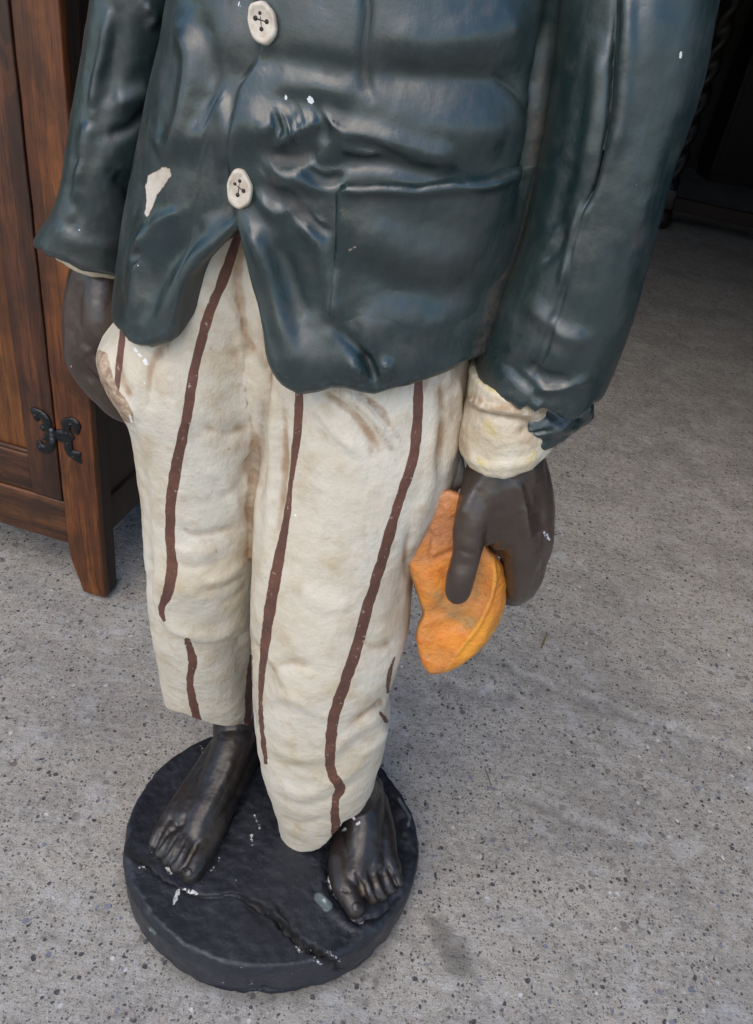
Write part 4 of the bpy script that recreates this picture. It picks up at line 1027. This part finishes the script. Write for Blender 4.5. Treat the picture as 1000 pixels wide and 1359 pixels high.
def build_hinge(par):
    o10 = lambda x, y: (30 + x / 10, 520 + y / 10)
    arms = [[(400, 560, 4.6), (335, 480, 3.6), (328, 400, 4.0), (270, 320, 3.8), (175, 275, 4.2), (140, 250, 2.2)], [(190, 290, 3.4), (180, 350, 2.8)],
            [(400, 580, 4.6), (340, 610, 3.6), (375, 700, 4.0), (320, 760, 3.8), (250, 745, 4.4), (222, 680, 2.6)],
            [(490, 570, 4.6), (570, 560, 3.8), (580, 480, 4.0), (570, 415, 3.8), (650, 395, 3.8), (708, 440, 4.4), (715, 530, 2.8)],
            [(500, 600, 4.6), (590, 630, 3.8), (610, 720, 4.4), (620, 800, 3.6), (690, 850, 4.4), (755, 920, 2.4)], [(700, 840, 4.4), (745, 830, 2.4)], [(640, 600, 3.2), (600, 560, 4.0)], [(270, 480, 3.0), (330, 480, 3.6)]]
    P = []
    for a in arms:
        c = []
        for x, y, r in a:
            u, n, z = cab_pt(*o10(x, y), off=-.002); s = np.linalg.norm(ray(*o10(x, y))) / F_PX; c.append(((u, n - .0005, z), r * .0024))
        v, f = chain(c); v[:, 1] = -.0012 + (v[:, 1] + .0025) * .42; P.append((v, f))
    for x, y in ((280, 480), (180, 310), (240, 730), (290, 610), (590, 550), (650, 430), (610, 690), (690, 860)):
        u, n, z = cab_pt(*o10(x, y), off=-.002); P.append(ball((u, -.0042, z), .0030, 8, 10))
    V, F = join(P); me = remesh('hinge', V, F, .0009, 1); roughen(me, [(.0005, 150, 2)])
    h = cpart('hinge', me, M_IRON, par)
    return h
build_hinge(doors[0])
u, n, z = cab_pt(71.5, 577)
def lathe_z(cx, cy, prof, nt=24):
    V = np.vstack([np.stack([cx + r * np.cos(np.linspace(0, 2 * np.pi, nt, endpoint=False)), cy + r * np.sin(np.linspace(0, 2 * np.pi, nt, endpoint=False)), np.full(nt, zz)], 1) for r, zz in prof])
    return V, grid_faces(len(prof), nt)
v1, f1 = lathe_z(u, -.004, [(.0001, z - .016), (.004, z - .0155), (.0052, z - .014), (.0052, z - .004), (.0044, z - .003), (.0052, z - .002), (.0052, z + .006), (.0044, z + .007), (.0052, z + .008), (.0052, z + .014), (.003, z + .0165), (.0001, z + .017)])
cpart('hinge_pin', new_mesh('hinge_pin', v1, f1), plain('worn_iron', (.10, .11, .12), .35, 150, .5, .0004, metal=.6), doors[0])

# ------------------------------------------------------------------ dark furniture in the shop behind
def twisted(r, z0, z1, turns, nt=28):
    V = []; n = int((z1 - z0) / .008)
    th = np.linspace(0, 2 * np.pi, nt, endpoint=False)
    for k in range(n + 1):
        z = z0 + (z1 - z0) * k / n; e = min(1, (z - z0) / .06, (z1 - z) / .06)
        rr = r * (.80 + .26 * e * np.cos(2 * th - 2 * math.pi * turns * (z - z0) / (z1 - z0)))
        V.append(np.stack([rr * np.cos(th), rr * np.sin(th), np.full(nt, z)], 1))
    V = np.vstack(V); F = grid_faces(n + 1, nt); F.append(tuple(range(nt - 1, -1, -1))); F.append(tuple(range(n * nt, (n + 1) * nt))); return V, F
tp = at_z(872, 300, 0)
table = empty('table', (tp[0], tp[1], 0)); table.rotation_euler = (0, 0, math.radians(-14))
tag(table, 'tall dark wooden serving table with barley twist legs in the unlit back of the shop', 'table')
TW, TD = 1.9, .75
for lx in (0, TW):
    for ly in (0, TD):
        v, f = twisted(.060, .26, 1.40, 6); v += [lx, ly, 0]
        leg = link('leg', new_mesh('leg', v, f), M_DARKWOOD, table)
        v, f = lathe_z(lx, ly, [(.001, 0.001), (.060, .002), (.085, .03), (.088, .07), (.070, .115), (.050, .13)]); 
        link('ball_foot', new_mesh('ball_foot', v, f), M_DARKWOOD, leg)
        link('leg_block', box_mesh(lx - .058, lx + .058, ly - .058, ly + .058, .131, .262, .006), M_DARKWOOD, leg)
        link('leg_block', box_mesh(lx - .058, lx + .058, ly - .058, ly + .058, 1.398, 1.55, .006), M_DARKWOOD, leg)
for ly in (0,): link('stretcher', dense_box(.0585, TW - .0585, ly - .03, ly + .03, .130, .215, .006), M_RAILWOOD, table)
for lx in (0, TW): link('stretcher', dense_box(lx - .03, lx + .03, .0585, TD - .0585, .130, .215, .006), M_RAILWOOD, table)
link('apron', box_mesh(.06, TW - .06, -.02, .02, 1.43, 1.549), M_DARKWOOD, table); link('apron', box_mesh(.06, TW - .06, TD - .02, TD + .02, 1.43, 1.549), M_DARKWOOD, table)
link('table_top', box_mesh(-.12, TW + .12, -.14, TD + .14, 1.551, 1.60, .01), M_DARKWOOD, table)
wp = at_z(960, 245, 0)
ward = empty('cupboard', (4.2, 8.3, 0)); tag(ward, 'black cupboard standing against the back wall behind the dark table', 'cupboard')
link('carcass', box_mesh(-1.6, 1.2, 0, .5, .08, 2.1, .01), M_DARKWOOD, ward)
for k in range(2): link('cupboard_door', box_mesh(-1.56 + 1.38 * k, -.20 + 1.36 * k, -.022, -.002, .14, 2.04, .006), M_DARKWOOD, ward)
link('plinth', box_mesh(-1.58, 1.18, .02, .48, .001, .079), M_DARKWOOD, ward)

# ------------------------------------------------------------------ bits on the floor
def leaf(x0, y0, x1, y1, w, label):
    a, b = at_z(x0, y0, .0035), at_z(x1, y1, .0035); d = b - a; L = np.linalg.norm(d); d /= L; s = np.array([-d[1], d[0], 0]); V = []
    n = 12
    for k in range(n + 1):
        t = k / n; hw = w * math.sin(math.pi * min(1, t * 1.02 + .02)) ** .7 * (1 - .3 * t)
        for j, (e, dz) in enumerate(((-1, .0015), (0, 0), (1, .0018))):
            V.append(d * (t * L) + s * hw * e + np.array([0, 0, dz + .0015 * math.sin(3 * t)]))
    F = grid_faces(n + 1, 3, False); m = len(V)
    V = np.vstack([V, np.array(V) - [0, 0, .0006]]); F += [tuple(i + m for i in reversed(f)) for f in F]
    o = link('dry_leaf', new_mesh('dry_leaf', V, F), M_LEAF); o.location = a
    tag(o, label, 'leaf')
leaf(718, 862, 727, 838, .0028, 'small ochre dry leaf on the concrete right of the orange wedge')
leaf(652, 1044, 643, 1018, .0012, 'thin ochre dry leaf on the concrete right of the black base')
